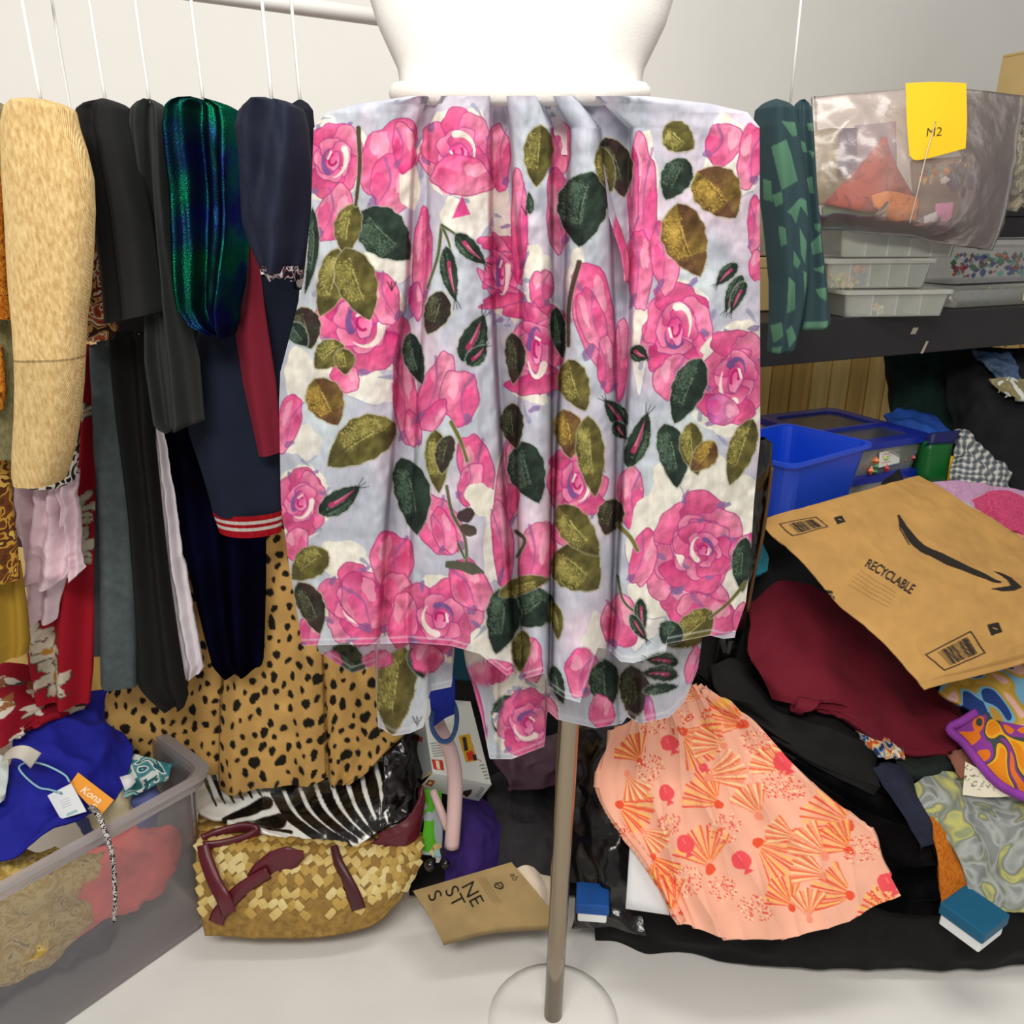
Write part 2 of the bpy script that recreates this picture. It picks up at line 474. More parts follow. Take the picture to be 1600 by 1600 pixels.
def block(name, c, sx, sy, sz, m, yaw=0.0, parent=None, taper=1.0, bev=0.0, pitch=0.0, roll=0.0):
    V, Fc = boxmesh(c, sx, sy, sz, yaw, taper, pitch, roll)
    o = mesh_obj(name, V, Fc, m, parent, smooth=False)
    if bev: bevel(o, bev)
    return o
def rrect(sx, sy, r, n=5):
    pts = []
    for cx, cy, a0 in ((1, 1, 0), (-1, 1, 90), (-1, -1, 180), (1, -1, 270)):
        for i in range(n):
            a = math.radians(a0 + 90 * i / (n - 1))
            pts.append((cx * (sx / 2 - r) + r * math.cos(a), cy * (sy / 2 - r) + r * math.sin(a)))
    return pts
def tray(name, c, sx, sy, h, m, yaw=0.0, taper=0.88, t=0.003, rim=0.008, parent=None, r=0.02):
    """open tapered tub with rolled rim: outside, rim and inside in one shell"""
    prof = [(taper, 0.0, 0), (taper + (1 - taper) * .95, h * .95, 0), (1.0, h * .95, rim), (1.0, h, rim), (1.0, h, -t), (taper, t, -t)]
    V = []; n = 20
    cs, sn = math.cos(yaw), math.sin(yaw)
    for k, z, off in prof:
        for x, y in rrect(sx * k + 2 * off, sy * k + 2 * off, r):
            V.append((c[0] + x * cs - y * sn, c[1] + x * sn + y * cs, c[2] + z))
    Fc = []
    for j in range(len(prof) - 1):
        for i in range(n):
            Fc.append([j * n + i, j * n + (i + 1) % n, (j + 1) * n + (i + 1) % n, (j + 1) * n + i])
    Fc.append(list(range(n))[::-1]); Fc.append([(len(prof) - 1) * n + i for i in range(n)])
    return mesh_obj(name, V, Fc, m, parent, smooth=False)
def plate(name, poly, c, yaw, z0, z1, m, parent=None):
    """flat prism over a polygon given in local x,y"""
    cs, sn = math.cos(yaw), math.sin(yaw)
    n = len(poly); V = []
    for z in (z0, z1):
        for x, y in poly: V.append((c[0] + x * cs - y * sn, c[1] + x * sn + y * cs, c[2] + z))
    Fc = [list(range(n))[::-1], [n + i for i in range(n)]] + [[i, (i + 1) % n, n + (i + 1) % n, n + i] for i in range(n)]
    return mesh_obj(name, V, Fc, m, parent, smooth=False)

# ------------------------------------------------------------------ the room
M = {}
M['wall'] = mat('white_paint', (246, 245, 242), 0.9, 0.02, 4, 0.05)
M['floor'] = mat('pale_floor', (240, 239, 236), 0.6, 0.03, 6, 0.03)
M['wood'] = mat('pine_plank', (196, 160, 84), 0.55, 0.22, 6, 0.15, 60, stretch=(6, 6, 0.5))
M['groove'] = mat('dark_groove', (70, 50, 24), 0.9, 0.1)
def wall_y(x): return 2.32 + 0.44 * x
YAW = math.atan(0.44)
WU = np.array([math.cos(YAW), math.sin(YAW), 0]); WN = np.array([math.sin(YAW), -math.cos(YAW), 0])   # along wall, towards viewer
def wp(s, d, z): 
    p = np.array([0, 2.32, 0.0]) + WU * s + WN * d; return (p[0], p[1], z)
def wall_block(name, s0, s1, d0, d1, z0, z1, m, parent=None, bev=0):
    V = [wp(s, d, z) for z in (z0, z1) for s, d in ((s0, d1), (s1, d1), (s1, d0), (s0, d0))]
    o = mesh_obj(name, V, [(0, 3, 2, 1), (4, 5, 6, 7), (0, 1, 5, 4), (1, 2, 6, 5), (2, 3, 7, 6), (3, 0, 4, 7)], m, parent, smooth=False)
    if bev: bevel(o, bev)
    return o
fl = mesh_obj('floor', [(-3, -1.2, -.02), (4, -1.2, -.02), (4, 5, -.02), (-3, 5, -.02), (-3, -1.2, 0), (4, -1.2, 0), (4, 5, 0), (-3, 5, 0)],
              [(0, 3, 2, 1), (4, 5, 6, 7), (0, 1, 5, 4), (1, 2, 6, 5), (2, 3, 7, 6), (3, 0, 4, 7)], M['floor'], smooth=False)
tag(fl, 'pale smooth floor', 'floor', kind='structure')
wb = wall_block('wall_back', -2.2, 3.4, -0.12, 0.0, 0, 2.7, M['wall'])
tag(wb, 'white painted back wall with pine planks below', 'wall', kind='structure')
s = -1.6; k = 0
rs = random.Random(4)
M['woods'] = [mat('pine_plank_%s' % w, c, 0.55, 0.2, 6, 0.15, 60, stretch=(6, 6, 0.5)) for w, c in (('pale', (228, 192, 118)), ('amber', (212, 172, 96)), ('honey', (232, 200, 128)))]
while s < 3.0:
    w = 0.088
    wall_block('plank', s + .003, s + w - .003, 0.0, 0.014, 0.0, 1.14, rs.choice(M['woods']), wb, 0.003)
    s += w; k += 1

# ------------------------------------------------------------------ flowered dress: the print
PINK, PINKL, PINKD, PURP, CREAM = (226, 90, 144), (240, 152, 182), (194, 44, 106), (134, 104, 156), (240, 237, 222)
def petal(c, cx, cy, w, h, rot=0.0, seed=0, light=PINKL, dark=PINK, line=(176, 62, 128), wob=0.10, d=None):
    w *= 1.16; h *= 1.06
    p = blob(cx, cy, w / 2, h / 2, math.radians(rot), wob, 36, seed)
    if d is None: d = (math.sin(seed * 2.3), math.cos(seed * 1.7))
    c.fill(p, dark, light, d, tex=0.16)
    R_ = math.radians(rot); ex = np.array([math.cos(R_), math.sin(R_)]); ey = np.array([-ex[1], ex[0]]); o = np.array([cx, cy])
    s1 = 1 if seed % 2 else -1
    q = blob(*(o + ex * w * .22 * s1 + ey * h * .12), w * .20, h * .30, R_ + .12 * s1, .16, 26, seed + 5); c.fill(q, (214, 52, 124), (240, 128, 172), (ex + ey), alpha=.55, tex=.1)
    q = blob(*(o - ex * w * .20 * s1 - ey * h * .16), w * .15, h * .20, R_, .18, 24, seed + 9); c.fill(q, (252, 178, 204), (250, 206, 218), ey, alpha=.6)
    if h > 60:
        pts = [o + ex * w * (.30 * s1) - ey * h * .40, o + ex * w * .05 * s1 - ey * h * .05, o + ex * w * .20 * s1 + ey * h * .40]
        c.stroke(curve(pts, 14), max(1.6, w * .10), (146, 92, 150), .6, 1.0)
        q = blob(*(o + ex * w * .30 * s1 + ey * h * .36), w * .13, h * .09, R_ + .5, .2, 18, seed + 2); c.fill(q, (128, 98, 152), alpha=.7)
    c.stroke(np.concatenate([p, p[:1]]), 1.7, line, 0.9)
def rose(c, cx, cy, rx, ry, rot=0.0, seed=0, halo=1.0, open_=1.0):
    rs = np.random.RandomState(seed + 50)
    R = math.radians(rot); cr, sr = math.cos(R), math.sin(R)
    def T(x, y): return cx + rx * x * cr - ry * y * sr, cy + rx * x * sr + ry * y * cr
    rx *= 1.13; ry *= 1.10; rad = (rx + ry) / 2
    if halo:
        for k in range(6):
            a = k * 1.05 + rs.uniform(-.3, .3); x, y = T(.72 * math.cos(a), .72 * math.sin(a))
            p = blob(x, y, rx * .5 * halo, ry * .5 * halo, a, .13, 30, seed * 7 + k)
            c.fill(p, (226, 222, 214), CREAM, (math.cos(a), math.sin(a)), tex=.05)
        for k in range(5):
            a = rs.uniform(0, 6.28); x, y = T(1.08 * math.cos(a), 1.08 * math.sin(a)); x2, y2 = T(.95 * math.cos(a + .35), .95 * math.sin(a + .35))
            c.stroke([(x, y), ((x + x2) / 2 + rs.uniform(-3, 3), (y + y2) / 2), (x2, y2)], max(2, rad * .11), (150, 156, 184), .8, 1.0)
    for k in range(6):
        a = k * 1.05 + rs.uniform(-.25, .25) + 2.6; x, y = T(.5 * math.cos(a), .5 * math.sin(a))
        p = blob(x, y, rx * .50, ry * .46, a + R, .13, 34, seed * 11 + k)
        lt = [PINKL, (236, 126, 166), (232, 110, 156)][k % 3]
        c.fill(p, (196, 46, 112), lt, (math.cos(a), math.sin(a)), tex=.14, gamma=.7)
        c.stroke(np.concatenate([p, p[:1]]), 1.6, (168, 58, 128), .8)
        x1, y1 = T(.40 * math.cos(a - .5), .40 * math.sin(a - .5)); x2, y2 = T(.36 * math.cos(a + .1), .36 * math.sin(a + .1)); x3, y3 = T(.5 * math.cos(a + .55), .5 * math.sin(a + .55))
        c.stroke(curve([(x1, y1), (x2, y2), (x3, y3)], 10), max(2.5, rad * .17), (126, 92, 150), .8, 1.2)
        x4, y4 = T(.86 * math.cos(a + .35), .86 * math.sin(a + .35)); q = blob(x4, y4, rad * .13, rad * .07, a + 1.2, .2, 16, seed + k); c.fill(q, (132, 108, 160), alpha=.75)
    for k in range(5):
        a = k * 1.256 + rs.uniform(-.3, .3) + .4; x, y = T(.26 * math.cos(a), .26 * math.sin(a))
        p = blob(x, y, rx * .33, ry * .30, a, .12, 28, seed * 13 + k)
        c.fill(p, (204, 56, 120), (240, 150, 182), (math.cos(a), math.sin(a)), tex=.08)
        c.stroke(np.concatenate([p, p[:1]]), 1.4, (150, 60, 130), .85)
    a0 = rs.uniform(0, 6.28)
    arc = [T(.42 * math.cos(a0 + t), .40 * math.sin(a0 + t)) for t in np.linspace(0, 2.1, 9)]
    c.stroke(arc, max(2.6, rad * .17), (248, 240, 228), .95, 1.4)
    arc = [T(.30 * math.cos(a0 + 2.6 + t), .30 * math.sin(a0 + 2.6 + t)) for t in np.linspace(0, 2.2, 9)]
    c.stroke(arc, max(2.4, rad * .15), (112, 84, 146), .9, 1.4)
    p = blob(*T(.02, .02), rx * .22, ry * .22, 0, .12, 24, seed)
    c.fill(p, (222, 66, 138), (250, 168, 200), (1, 1)); c.stroke(np.concatenate([p, p[:1]]), 1.4, (140, 60, 130), .9)
    arc = [T(.12 * math.cos(a0 + t), .12 * math.sin(a0 + t)) for t in np.linspace(1, 5.2, 10)]
    c.stroke(arc, max(1.6, rad * .06), (176, 30, 100), .9)
    c.stroke([T(.16 * math.cos(a0 + 4), .16 * math.sin(a0 + 4)), T(.2 * math.cos(a0 + 5), .2 * math.sin(a0 + 5))], max(1.6, rad * .06), (250, 240, 232), .9)
LEAF = {'g': ((36, 48, 43), (54, 72, 60), (100, 124, 104)), 'o': ((84, 78, 44), (120, 114, 60), (182, 176, 100)),
        'b': ((96, 64, 48), (140, 124, 56), (204, 170, 80)), 'm': ((64, 46, 46), (50, 62, 48), (110, 110, 80))}
def leaf(c, x0, y0, x1, y1, w, kind='o', bend=0.0, seed=0):
    A, B, Lt = LEAF[kind]; w *= 1.2
    rs = np.random.RandomState(seed + int(x0 * 3 + y0))
    ax = np.array([x1 - x0, y1 - y0], float); Ln = np.hypot(*ax); ax /= Ln; nx = np.array([-ax[1], ax[0]])
    t = np.linspace(0, 1, 18)
    prof = np.sin(np.pi * t ** .8) ** .75 * (1 + .05 * np.sin(t * 30 + seed))
    mid = np.array([x0, y0]) + t[:, None] * ax * Ln + (bend * Ln * np.sin(np.pi * t))[:, None] * nx
    l = mid + nx * (w / 2 * prof)[:, None]; r = mid - nx * (w / 2 * prof)[:, None]
    out = np.concatenate([l, r[::-1]])
    c.stroke(np.concatenate([out, out[:1]]), 4.5, (160, 172, 160) if kind == 'g' else (176, 172, 140), .6)
    c.fill(out, A, B, ax, tex=.22)
    c.fill(np.concatenate([l, mid[::-1]]), B, A, ax, tex=.3, alpha=.85)
    # stippled light area along one side of the rib
    lm = (l + mid) / 2
    c.fill(np.concatenate([mid[3:14] + (l - mid)[3:14] * .15, (mid + (l - mid) * .75)[3:14][::-1]]), Lt, B, ax, alpha=.45, tex=.35)
    for k in range(int(w * Ln / 22)):
        ti = rs.uniform(.14, .74); f = rs.uniform(-.1, .92); p = np.array([np.interp(ti, t, mid[:, 0]), np.interp(ti, t, mid[:, 1])]) + nx * w / 2 * np.interp(ti, t, prof) * f
        c.fill(p + rs.uniform(.5, 1.2) * np.array([[-1, -1], [1, -.5], [.7, 1], [-.8, .7]]), Lt if f > -.2 else B, alpha=.8)
    for k in range(4, 15, 3):
        c.stroke([mid[k], mid[min(17, k + 2)] + nx * w * .38 * prof[k]], .9, Lt, .14)
        c.stroke([mid[k], mid[min(17, k + 2)] - nx * w * .38 * prof[k]], .9, A, .35)
    c.stroke(mid[5:14], 1.5, tuple(min(255, x + 30) for x in Lt), .8, .6)
    e_ = mid[12:]; c.fill(np.concatenate([l[12:], r[12:][::-1]]), A, tuple(int(x * .7) + 14 for x in A), ax, alpha=.6, tex=.2)
def bud(c, x0, y0, x1, y1, w, seed=0):
    leaf(c, x0, y0, x1, y1, w, 'g', .03, seed)
    a = np.array([x1 - x0, y1 - y0], float); n = np.array([-a[1], a[0]]) / np.hypot(*a)
    p0 = np.array([x0, y0])
    c.stroke([p0 + a * .3, p0 + a * .55 + n * w * .08, p0 + a * .85], w * .3, (196, 60, 112), .85, 1.5)
    c.stroke([p0 + a * .4, p0 + a * .8], w * .10, (240, 150, 180), .8, .6)
    c.stroke([p0 + a * .15 + n * w * .2, p0 + a * .55 + n * w * .3, p0 + a], w * .16, (30, 44, 38), .9, 1)
    for k in (-1, 0, 1):
        e = p0 + a * 1.0; c.stroke([e - a * .08, e + a * .16 + n * k * w * .28], 1.5, (34, 42, 40), .95, .8)
def stem(c, pts, w=4, col=(84, 96, 62)):
    c.stroke(curve(pts, 16), w + 2, (176, 182, 168), .6); c.stroke(curve(pts, 16), w, col, 1, w * .7)

DC = Canvas(425, 120, 1200, 1200, (186, 191, 206), 1.4)
gx, gy = DC.grid()
nz = fbm(np.stack([gx * .012, gy * .009, 0 * gx], -1), 3)[..., None]
DC.a += np.clip(nz, 0, 1) * (np.array([222, 208, 224]) / 255 - DC.a) * 1.2 + np.clip(-nz, 0, 1) * (np.array([204, 214, 222]) / 255 - DC.a) * 1.2
for i, (x, y, a, b, r) in enumerate([(735, 330, 45, 40, .1), (612, 410, 40, 28, 0), (560, 600, 60, 30, .2), (470, 590, 30, 40, .2), (1010, 300, 20, 100, 0), (1140, 250, 40, 60, 0), (840, 430, 24, 50, 0),
                                     (780, 820, 25, 90, .1), (545, 880, 45, 35, .4), (470, 690, 30, 30, 0), (1080, 780, 80, 50, 0), (1150, 830, 40, 80, 0), (1010, 950, 30, 60, .3), (1130, 600, 50, 50, .3), (700, 940, 50, 40, 0),
                                     (1000, 540, 14, 60, 0), (785, 330, 14, 50, 0), (900, 430, 15, 40, 0), (760, 1010, 50, 40, .2), (820, 1100, 40, 70, 0), (930, 1000, 20, 40, 0)]):
    p = blob(x, y, a, b, r, .16, 34, i + 3)
    DC.fill(p, (236, 233, 218), (228, 226, 222), (1, 1), tex=.05)
    DC.stroke(np.concatenate([p[4:14]]), 3, (150, 158, 188), .55, 1)
# top row
rose(DC, 520, 250, 44, 64, 12, 1, .8); petal(DC, 522, 335, 46, 90, 14, 2)
petal(DC, 608, 250, 78, 120, 10, 3); petal(DC, 612, 290, 60, 90, 16, 4); DC.fill(blob(640, 290, 15, 42, 0, .1, 30, 5), CREAM); petal(DC, 632, 230, 34, 70, 0, 6, dark=(222, 60, 130))
rose(DC, 716, 238, 54, 66, 0, 7, .7); petal(DC, 722, 275, 88, 56, 0, 8, d=(0, 1))
DC.fill(np.array([(722, 305), (735, 335), (706, 342)]), (224, 80, 146))
petal(DC, 780, 245, 30, 100, 0, 9); rose(DC, 784, 425, 20, 80, 0, 10, .6); petal(DC, 660, 400, 24, 150, 3, 11); petal(DC, 650, 470, 18, 60, 0, 12, dark=(190, 50, 120))
petal(DC, 811, 350, 24, 150, 0, 13, dark=(214, 60, 128)); petal(DC, 873, 235, 34, 80, 0, 14); petal(DC, 872, 330, 34, 116, 0, 15)
rose(DC, 838, 545, 30, 100, 0, 16, .6); petal(DC, 846, 450, 30, 60, 4, 17)
petal(DC, 928, 490, 58, 150, -12, 18, wob=.08); petal(DC, 925, 500, 34, 100, -14, 19); petal(DC, 948, 570, 26, 80, -6, 20)
petal(DC, 1003, 320, 38, 210, 2, 21); petal(DC, 1000, 420, 32, 130, 0, 22); petal(DC, 990, 300, 14, 120, 0, 23, dark=PINKD)
petal(DC, 970, 560, 20, 120, 4, 24)
rose(DC, 1056, 515, 46, 84, 14, 25, .5); petal(DC, 1040, 400, 36, 120, -4, 26); petal(DC, 1052, 590, 50, 70, 0, 27)
petal(DC, 1130, 225, 52, 60, 20, 28); petal(DC, 1172, 245, 36, 90, 10, 29); petal(DC, 1180, 350, 22, 80, 0, 30); petal(DC, 1182, 415, 18, 50, 0, 31)
rose(DC, 566, 505, 62, 84, -18, 32, .6); petal(DC, 598, 465, 40, 90, -20, 33); petal(DC, 540, 590, 40, 40, 20, 34)
rose(DC, 1148, 590, 44, 90, 14, 35, .9); petal(DC, 1128, 640, 50, 40, 40, 36, dark=(170, 80, 150))
petal(DC, 451, 660, 32, 84, 18, 37); rose(DC, 470, 785, 36, 56, 10, 38, .8); petal(DC, 462, 850, 36, 46, 0, 39)
petal(DC, 633, 620, 30, 150, -8, 40); petal(DC, 645, 670, 20, 60, -10, 41)
petal(DC, 682, 610, 40, 120, 14, 42); petal(DC, 718, 620, 50, 86, 8, 43); petal(DC, 678, 650, 28, 50, 40, 44, dark=(220, 70, 140))
petal(DC, 745, 735, 46, 110, -8, 45); petal(DC, 735, 755, 34, 60, 20, 46); DC.fill(blob(752, 780, 24, 26, 0, .12, 30, 9), CREAM)
petal(DC, 688, 822, 54, 100, -18, 47); petal(DC, 694, 830, 30, 70, -14, 48)
petal(DC, 793, 760, 30, 150, 6, 49); petal(DC, 785, 850, 28, 130, -8, 50); petal(DC, 800, 720, 20, 70, 0, 51, dark=(200, 60, 120))
rose(DC, 902, 755, 40, 66, 0, 52, .3); petal(DC, 985, 775, 36, 86, 4, 53); petal(DC, 838, 872, 46, 118, 6, 54); petal(DC, 880, 830, 30, 44, 20, 55)
# the big open rose on the right
for k, (x, y, a, b, r) in enumerate([(1020, 830, 36, 70, .2), (1115, 755, 62, 42, .2), (1150, 800, 40, 60, 0), (1155, 900, 30, 60, 0), (1025, 930, 40, 40, .3), (1120, 960, 50, 34, 0)]):
    p = blob(x, y, a, b, r, .13, 34, 60 + k); DC.fill(p, (230, 228, 216), (244, 242, 230), (1, 0), tex=.05); DC.stroke(p[2:16], 1.4, (110, 114, 150), .7)
petal(DC, 1085, 935, 100, 80, 0, 61); petal(DC, 1105, 960, 80, 60, 10, 62); petal(DC, 1045, 870, 60, 120, 10, 63)
rose(DC, 1088, 850, 60, 84, 10, 64, 0)
rose(DC, 1100, 858, 40, 48, -20, 65, 0); petal(DC, 1005, 872, 32, 92, 14, 66); petal(DC, 1162, 855, 30, 50, 40, 67, dark=(190, 60, 130)); petal(DC, 1158, 965, 20, 46, 10, 68)
rose(DC, 560, 945, 54, 60, -10, 69, .6); petal(DC, 572, 940, 60, 90, -30, 70, dark=(196, 60, 120)); petal(DC, 612, 875, 54, 90, 8, 71); petal(DC, 620, 920, 40, 50, 30, 72)
rose(DC, 688, 965, 58, 60, 20, 73, .7); petal(DC, 735, 915, 46, 92, -28, 74); petal(DC, 630, 970, 40, 80, 0, 75)
petal(DC, 970, 972, 48, 84, -8, 76); petal(DC, 908, 1050, 44, 70, 14, 77); petal(DC, 828, 1030, 34, 70, 0, 78); petal(DC, 765, 1050, 60, 36, 0, 79)
petal(DC, 485, 985, 30, 60, 0, 80)
# leaves
for k, a in enumerate([(565, 330, 640, 405, 62, 'g'), (553, 318, 540, 400, 34, 'o'), (528, 388, 500, 494, 40, 'o'), (540, 388, 578, 500, 52, 'o'), (536, 538, 492, 575, 36, 'o'), (534, 545, 540, 585, 26, 'o'),
                       (492, 592, 528, 664, 48, 'b'), (618, 662, 512, 728, 58, 'o'), (627, 715, 652, 836, 46, 'g'), (680, 672, 686, 770, 30, 'o'), (704, 680, 690, 740, 24, 'm'), (488, 325, 476, 460, 14, 'g'), (470, 480, 486, 545, 40, 'm'), (455, 505, 480, 540, 24, 'g'),
                       (690, 455, 668, 522, 34, 'm'), (845, 195, 838, 292, 38, 'o'), (925, 268, 905, 386, 66, 'g'), (945, 215, 975, 308, 40, 'm'), (938, 230, 955, 300, 24, 'o'), (888, 562, 915, 642, 40, 'o'), (880, 640, 892, 716, 38, 'b'),
                       (918, 650, 930, 776, 36, 'o'), (815, 690, 842, 786, 48, 'g'), (1038, 662, 1058, 762, 40, 'g'), (1095, 560, 1054, 662, 42, 'g'), (1080, 660, 1090, 742, 30, 'o'), (1116, 690, 1080, 735, 30, 'b'), (1176, 655, 1140, 758, 34, 'o'),
                       (1058, 318, 1094, 432, 58, 'b'), (1090, 268, 1150, 340, 62, 'b'), (1072, 248, 1040, 312, 40, 'g'), (1040, 196, 1084, 232, 40, 'o'), (868, 862, 935, 920, 66, 'o'), (872, 790, 936, 868, 42, 'o'), (862, 930, 805, 975, 56, 'g'), (786, 918, 775, 1022, 44, 'g'),
                       (962, 780, 946, 836, 34, 'm'), (1165, 840, 1160, 925, 26, 'g'), (1112, 955, 1042, 1010, 40, 'o'), (1060, 975, 1035, 1005, 34, 'g'), (512, 862, 456, 905, 40, 'o'), (466, 910, 500, 990, 34, 'm'), (818, 985, 812, 1050, 24, 'o'),
                       (632, 1012, 612, 1150, 52, 'o'), (646, 1010, 662, 1060, 30, 'g'), (520, 1012, 570, 1052, 40, 'g'), (828, 335, 826, 300, 10, 'g'), (800, 520, 802, 600, 26, 'm'), (868, 480, 880, 560, 20, 'g'), (800, 630, 806, 700, 30, 'm'), (862, 940, 872, 1000, 16, 'o'), (864, 1040, 880, 1100, 18, 'g'), (945, 1030, 950, 1110, 40, 'g'), (985, 1040, 990, 1125, 40, 'm'), (800, 1085, 778, 1150, 34, 'g'), (640, 520, 660, 600, 26, 'g'), (780, 930, 860, 905, 22, 'o')]):
    leaf(DC, *a, bend=.06 * math.sin(k * 2.1), seed=k)
# buds, stems
stem(DC, [(690, 352), (684, 400), (668, 450)], 5); stem(DC, [(690, 352), (700, 375), (705, 395)], 4); stem(DC, [(690, 352), (706, 362), (716, 370)], 4)
bud(DC, 697, 385, 712, 470, 22, 1); bud(DC, 712, 365, 758, 412, 24, 2); bud(DC, 722, 565, 756, 492, 34, 3); bud(DC, 730, 570, 760, 540, 22, 4)
bud(DC, 498, 802, 562, 760, 30, 5); bud(DC, 980, 730, 1012, 645, 28, 6); bud(DC, 978, 668, 945, 625, 24, 7); bud(DC, 960, 660, 978, 685, 18, 9); bud(DC, 1152, 412, 1120, 445, 18, 8); bud(DC, 1160, 430, 1134, 486, 18, 10); bud(DC, 1165, 440, 1142, 488, 16, 11)
bud(DC, 986, 545, 1012, 560, 22, 12); bud(DC, 1060, 1035, 1010, 1030, 20, 13); bud(DC, 1060, 1055, 1004, 1052, 20, 14); leaf(DC, 1005, 1080, 1060, 1072, 14, 'g')
stem(DC, [(705, 660), (720, 690), (730, 720)], 6, (110, 110, 56)); stem(DC, [(698, 760), (706, 800), (726, 840), (728, 880), (716, 880)], 5, (96, 96, 76)); stem(DC, [(716, 850), (726, 872)], 4)
DC.fill(blob(728, 805, 14, 11, 0, .1, 24, 3), (74, 58, 60)); DC.fill(blob(732, 828, 14, 9, .2, .1, 24, 4), (82, 70, 62)); DC.fill(blob(726, 886, 26, 10, .2, .2, 24, 5), (90, 92, 78))
stem(DC, [(560, 200), (562, 260), (556, 320)], 7, (78, 72, 52)); stem(DC, [(965, 820), (985, 840), (996, 860)], 7, (120, 112, 60)); stem(DC, [(905, 410), (890, 470), (888, 540)], 8, (84, 66, 60)); stem(DC, [(806, 830), (820, 845), (808, 870)], 6, (80, 78, 60))
stem(DC, [(965, 900), (975, 940), (1005, 965)], 4); bud(DC, 1000, 935, 1006, 985, 16, 20); bud(DC, 985, 960, 1010, 1000, 14, 21); stem(DC, [(1165, 910), (1140, 940), (1110, 965)], 5, (110, 104, 50))
for x, y in ((652, 1120), (822, 322), (612, 440)):
    for k in (-1, 0, 1): DC.stroke([(x, y + 14), (x + k * 7, y)], 1.6, (50, 52, 50), .9)
# lower layer extra motifs
petal(DC, 940, 1112, 32, 52, 6, 90); petal(DC, 666, 1028, 40, 48, 0, 91); petal(DC, 590, 1030, 44, 24, -12, 92); petal(DC, 745, 1110, 18, 90, -14, 93, dark=(200, 50, 110))
rose(DC, 825, 1130, 44, 56, 20, 94, .7); petal(DC, 1085, 1040, 22, 60, 14, 95); petal(DC, 1015, 1110, 12, 46, -8, 96, dark=(150, 90, 160)); petal(DC, 520, 1030, 30, 20, 20, 97)
wtx = fbm(np.stack([gx * .35, gy * .08, 0 * gx], -1), 2)[..., None] * .025 + fbm(np.stack([gx * .03, gy * .03, 0 * gx + 5], -1), 3)[..., None] * .03
DC.a = np.clip(DC.a * (1 + wtx), 0, 1)

# ------------------------------------------------------------------ flowered dress: the cloth
dress = thing('floral_dress', at(815, 1100, 1.0), 'sheer pale dress printed with big pink roses and green leaves on a stand', 'dress')
M['dress'] = vmat('rose_print_chiffon', 0.75, 0.18, 0.15, 0.12, 700, 0.0006)
M['dress_under'] = vmat('rose_print_chiffon_under', 0.75, 0.25, 0.15, 0.12, 700, 0.0006, see=0.05)
def poly_at(pts, y):
    a = np.array(pts, float); return np.interp(y, a[:, 0], a[:, 1])
LOUT = [(150, 640), (162, 560), (176, 510), (200, 490), (330, 486), (440, 474), (520, 455), (590, 438), (640, 436), (800, 439), (900, 453), (1000, 471), (1200, 480)]
ROUT = [(150, 1010), (162, 1110), (176, 1168), (200, 1187), (700, 1188), (800, 1178), (900, 1172), (960, 1165), (1000, 1150), (1200, 1110)]
HEM = [(430, 990), (470, 1009), (600, 1006), (640, 1004), (705, 1009), (750, 1022), (792, 1056), (800, 1052), (815, 1062), (850, 1052), (857, 1074), (880, 1090), (906, 1098), (922, 1050), (934, 1012), (950, 1014), (970, 1034), (990, 1036), (1040, 1020), (1043, 1006), (1110, 993), (1130, 998), (1152, 996), (1190, 985)]
FOLDS = [[(150, 668), (200, 650), (450, 637), (560, 622), (700, 615), (850, 602), (1000, 592)],
         [(150, 690), (200, 671), (400, 668), (480, 663), (600, 655), (800, 645), (940, 640), (1000, 640)],
         [(150, 768), (200, 768), (400, 768), (560, 775), (760, 787), (950, 800), (1060, 806)],
         [(150, 790), (200, 797), (300, 802), (420, 815), (600, 813), (700, 808), (900, 812), (1060, 818)],
         [(150, 840), (200, 862), (500, 862), (900, 860), (1060, 857)],
         [(150, 860), (200, 890), (500, 882), (650, 872), (800, 866), (1060, 862)],
         [(150, 900), (200, 936), (330, 952), (500, 960), (700, 962), (950, 955), (1060, 945)],
         [(150, 930), (200, 986), (400, 986), (560, 984), (700, 975), (950, 962), (1060, 955)]]
OFFS = [0.0, -0.034, 0.014, -0.044, 0.018, -0.046, 0.010, -0.036, 0.014]
BULGE = [0.028, 0.006, 0.026, 0.006, 0.022, 0.004, 0.026, 0.006, 0.030]
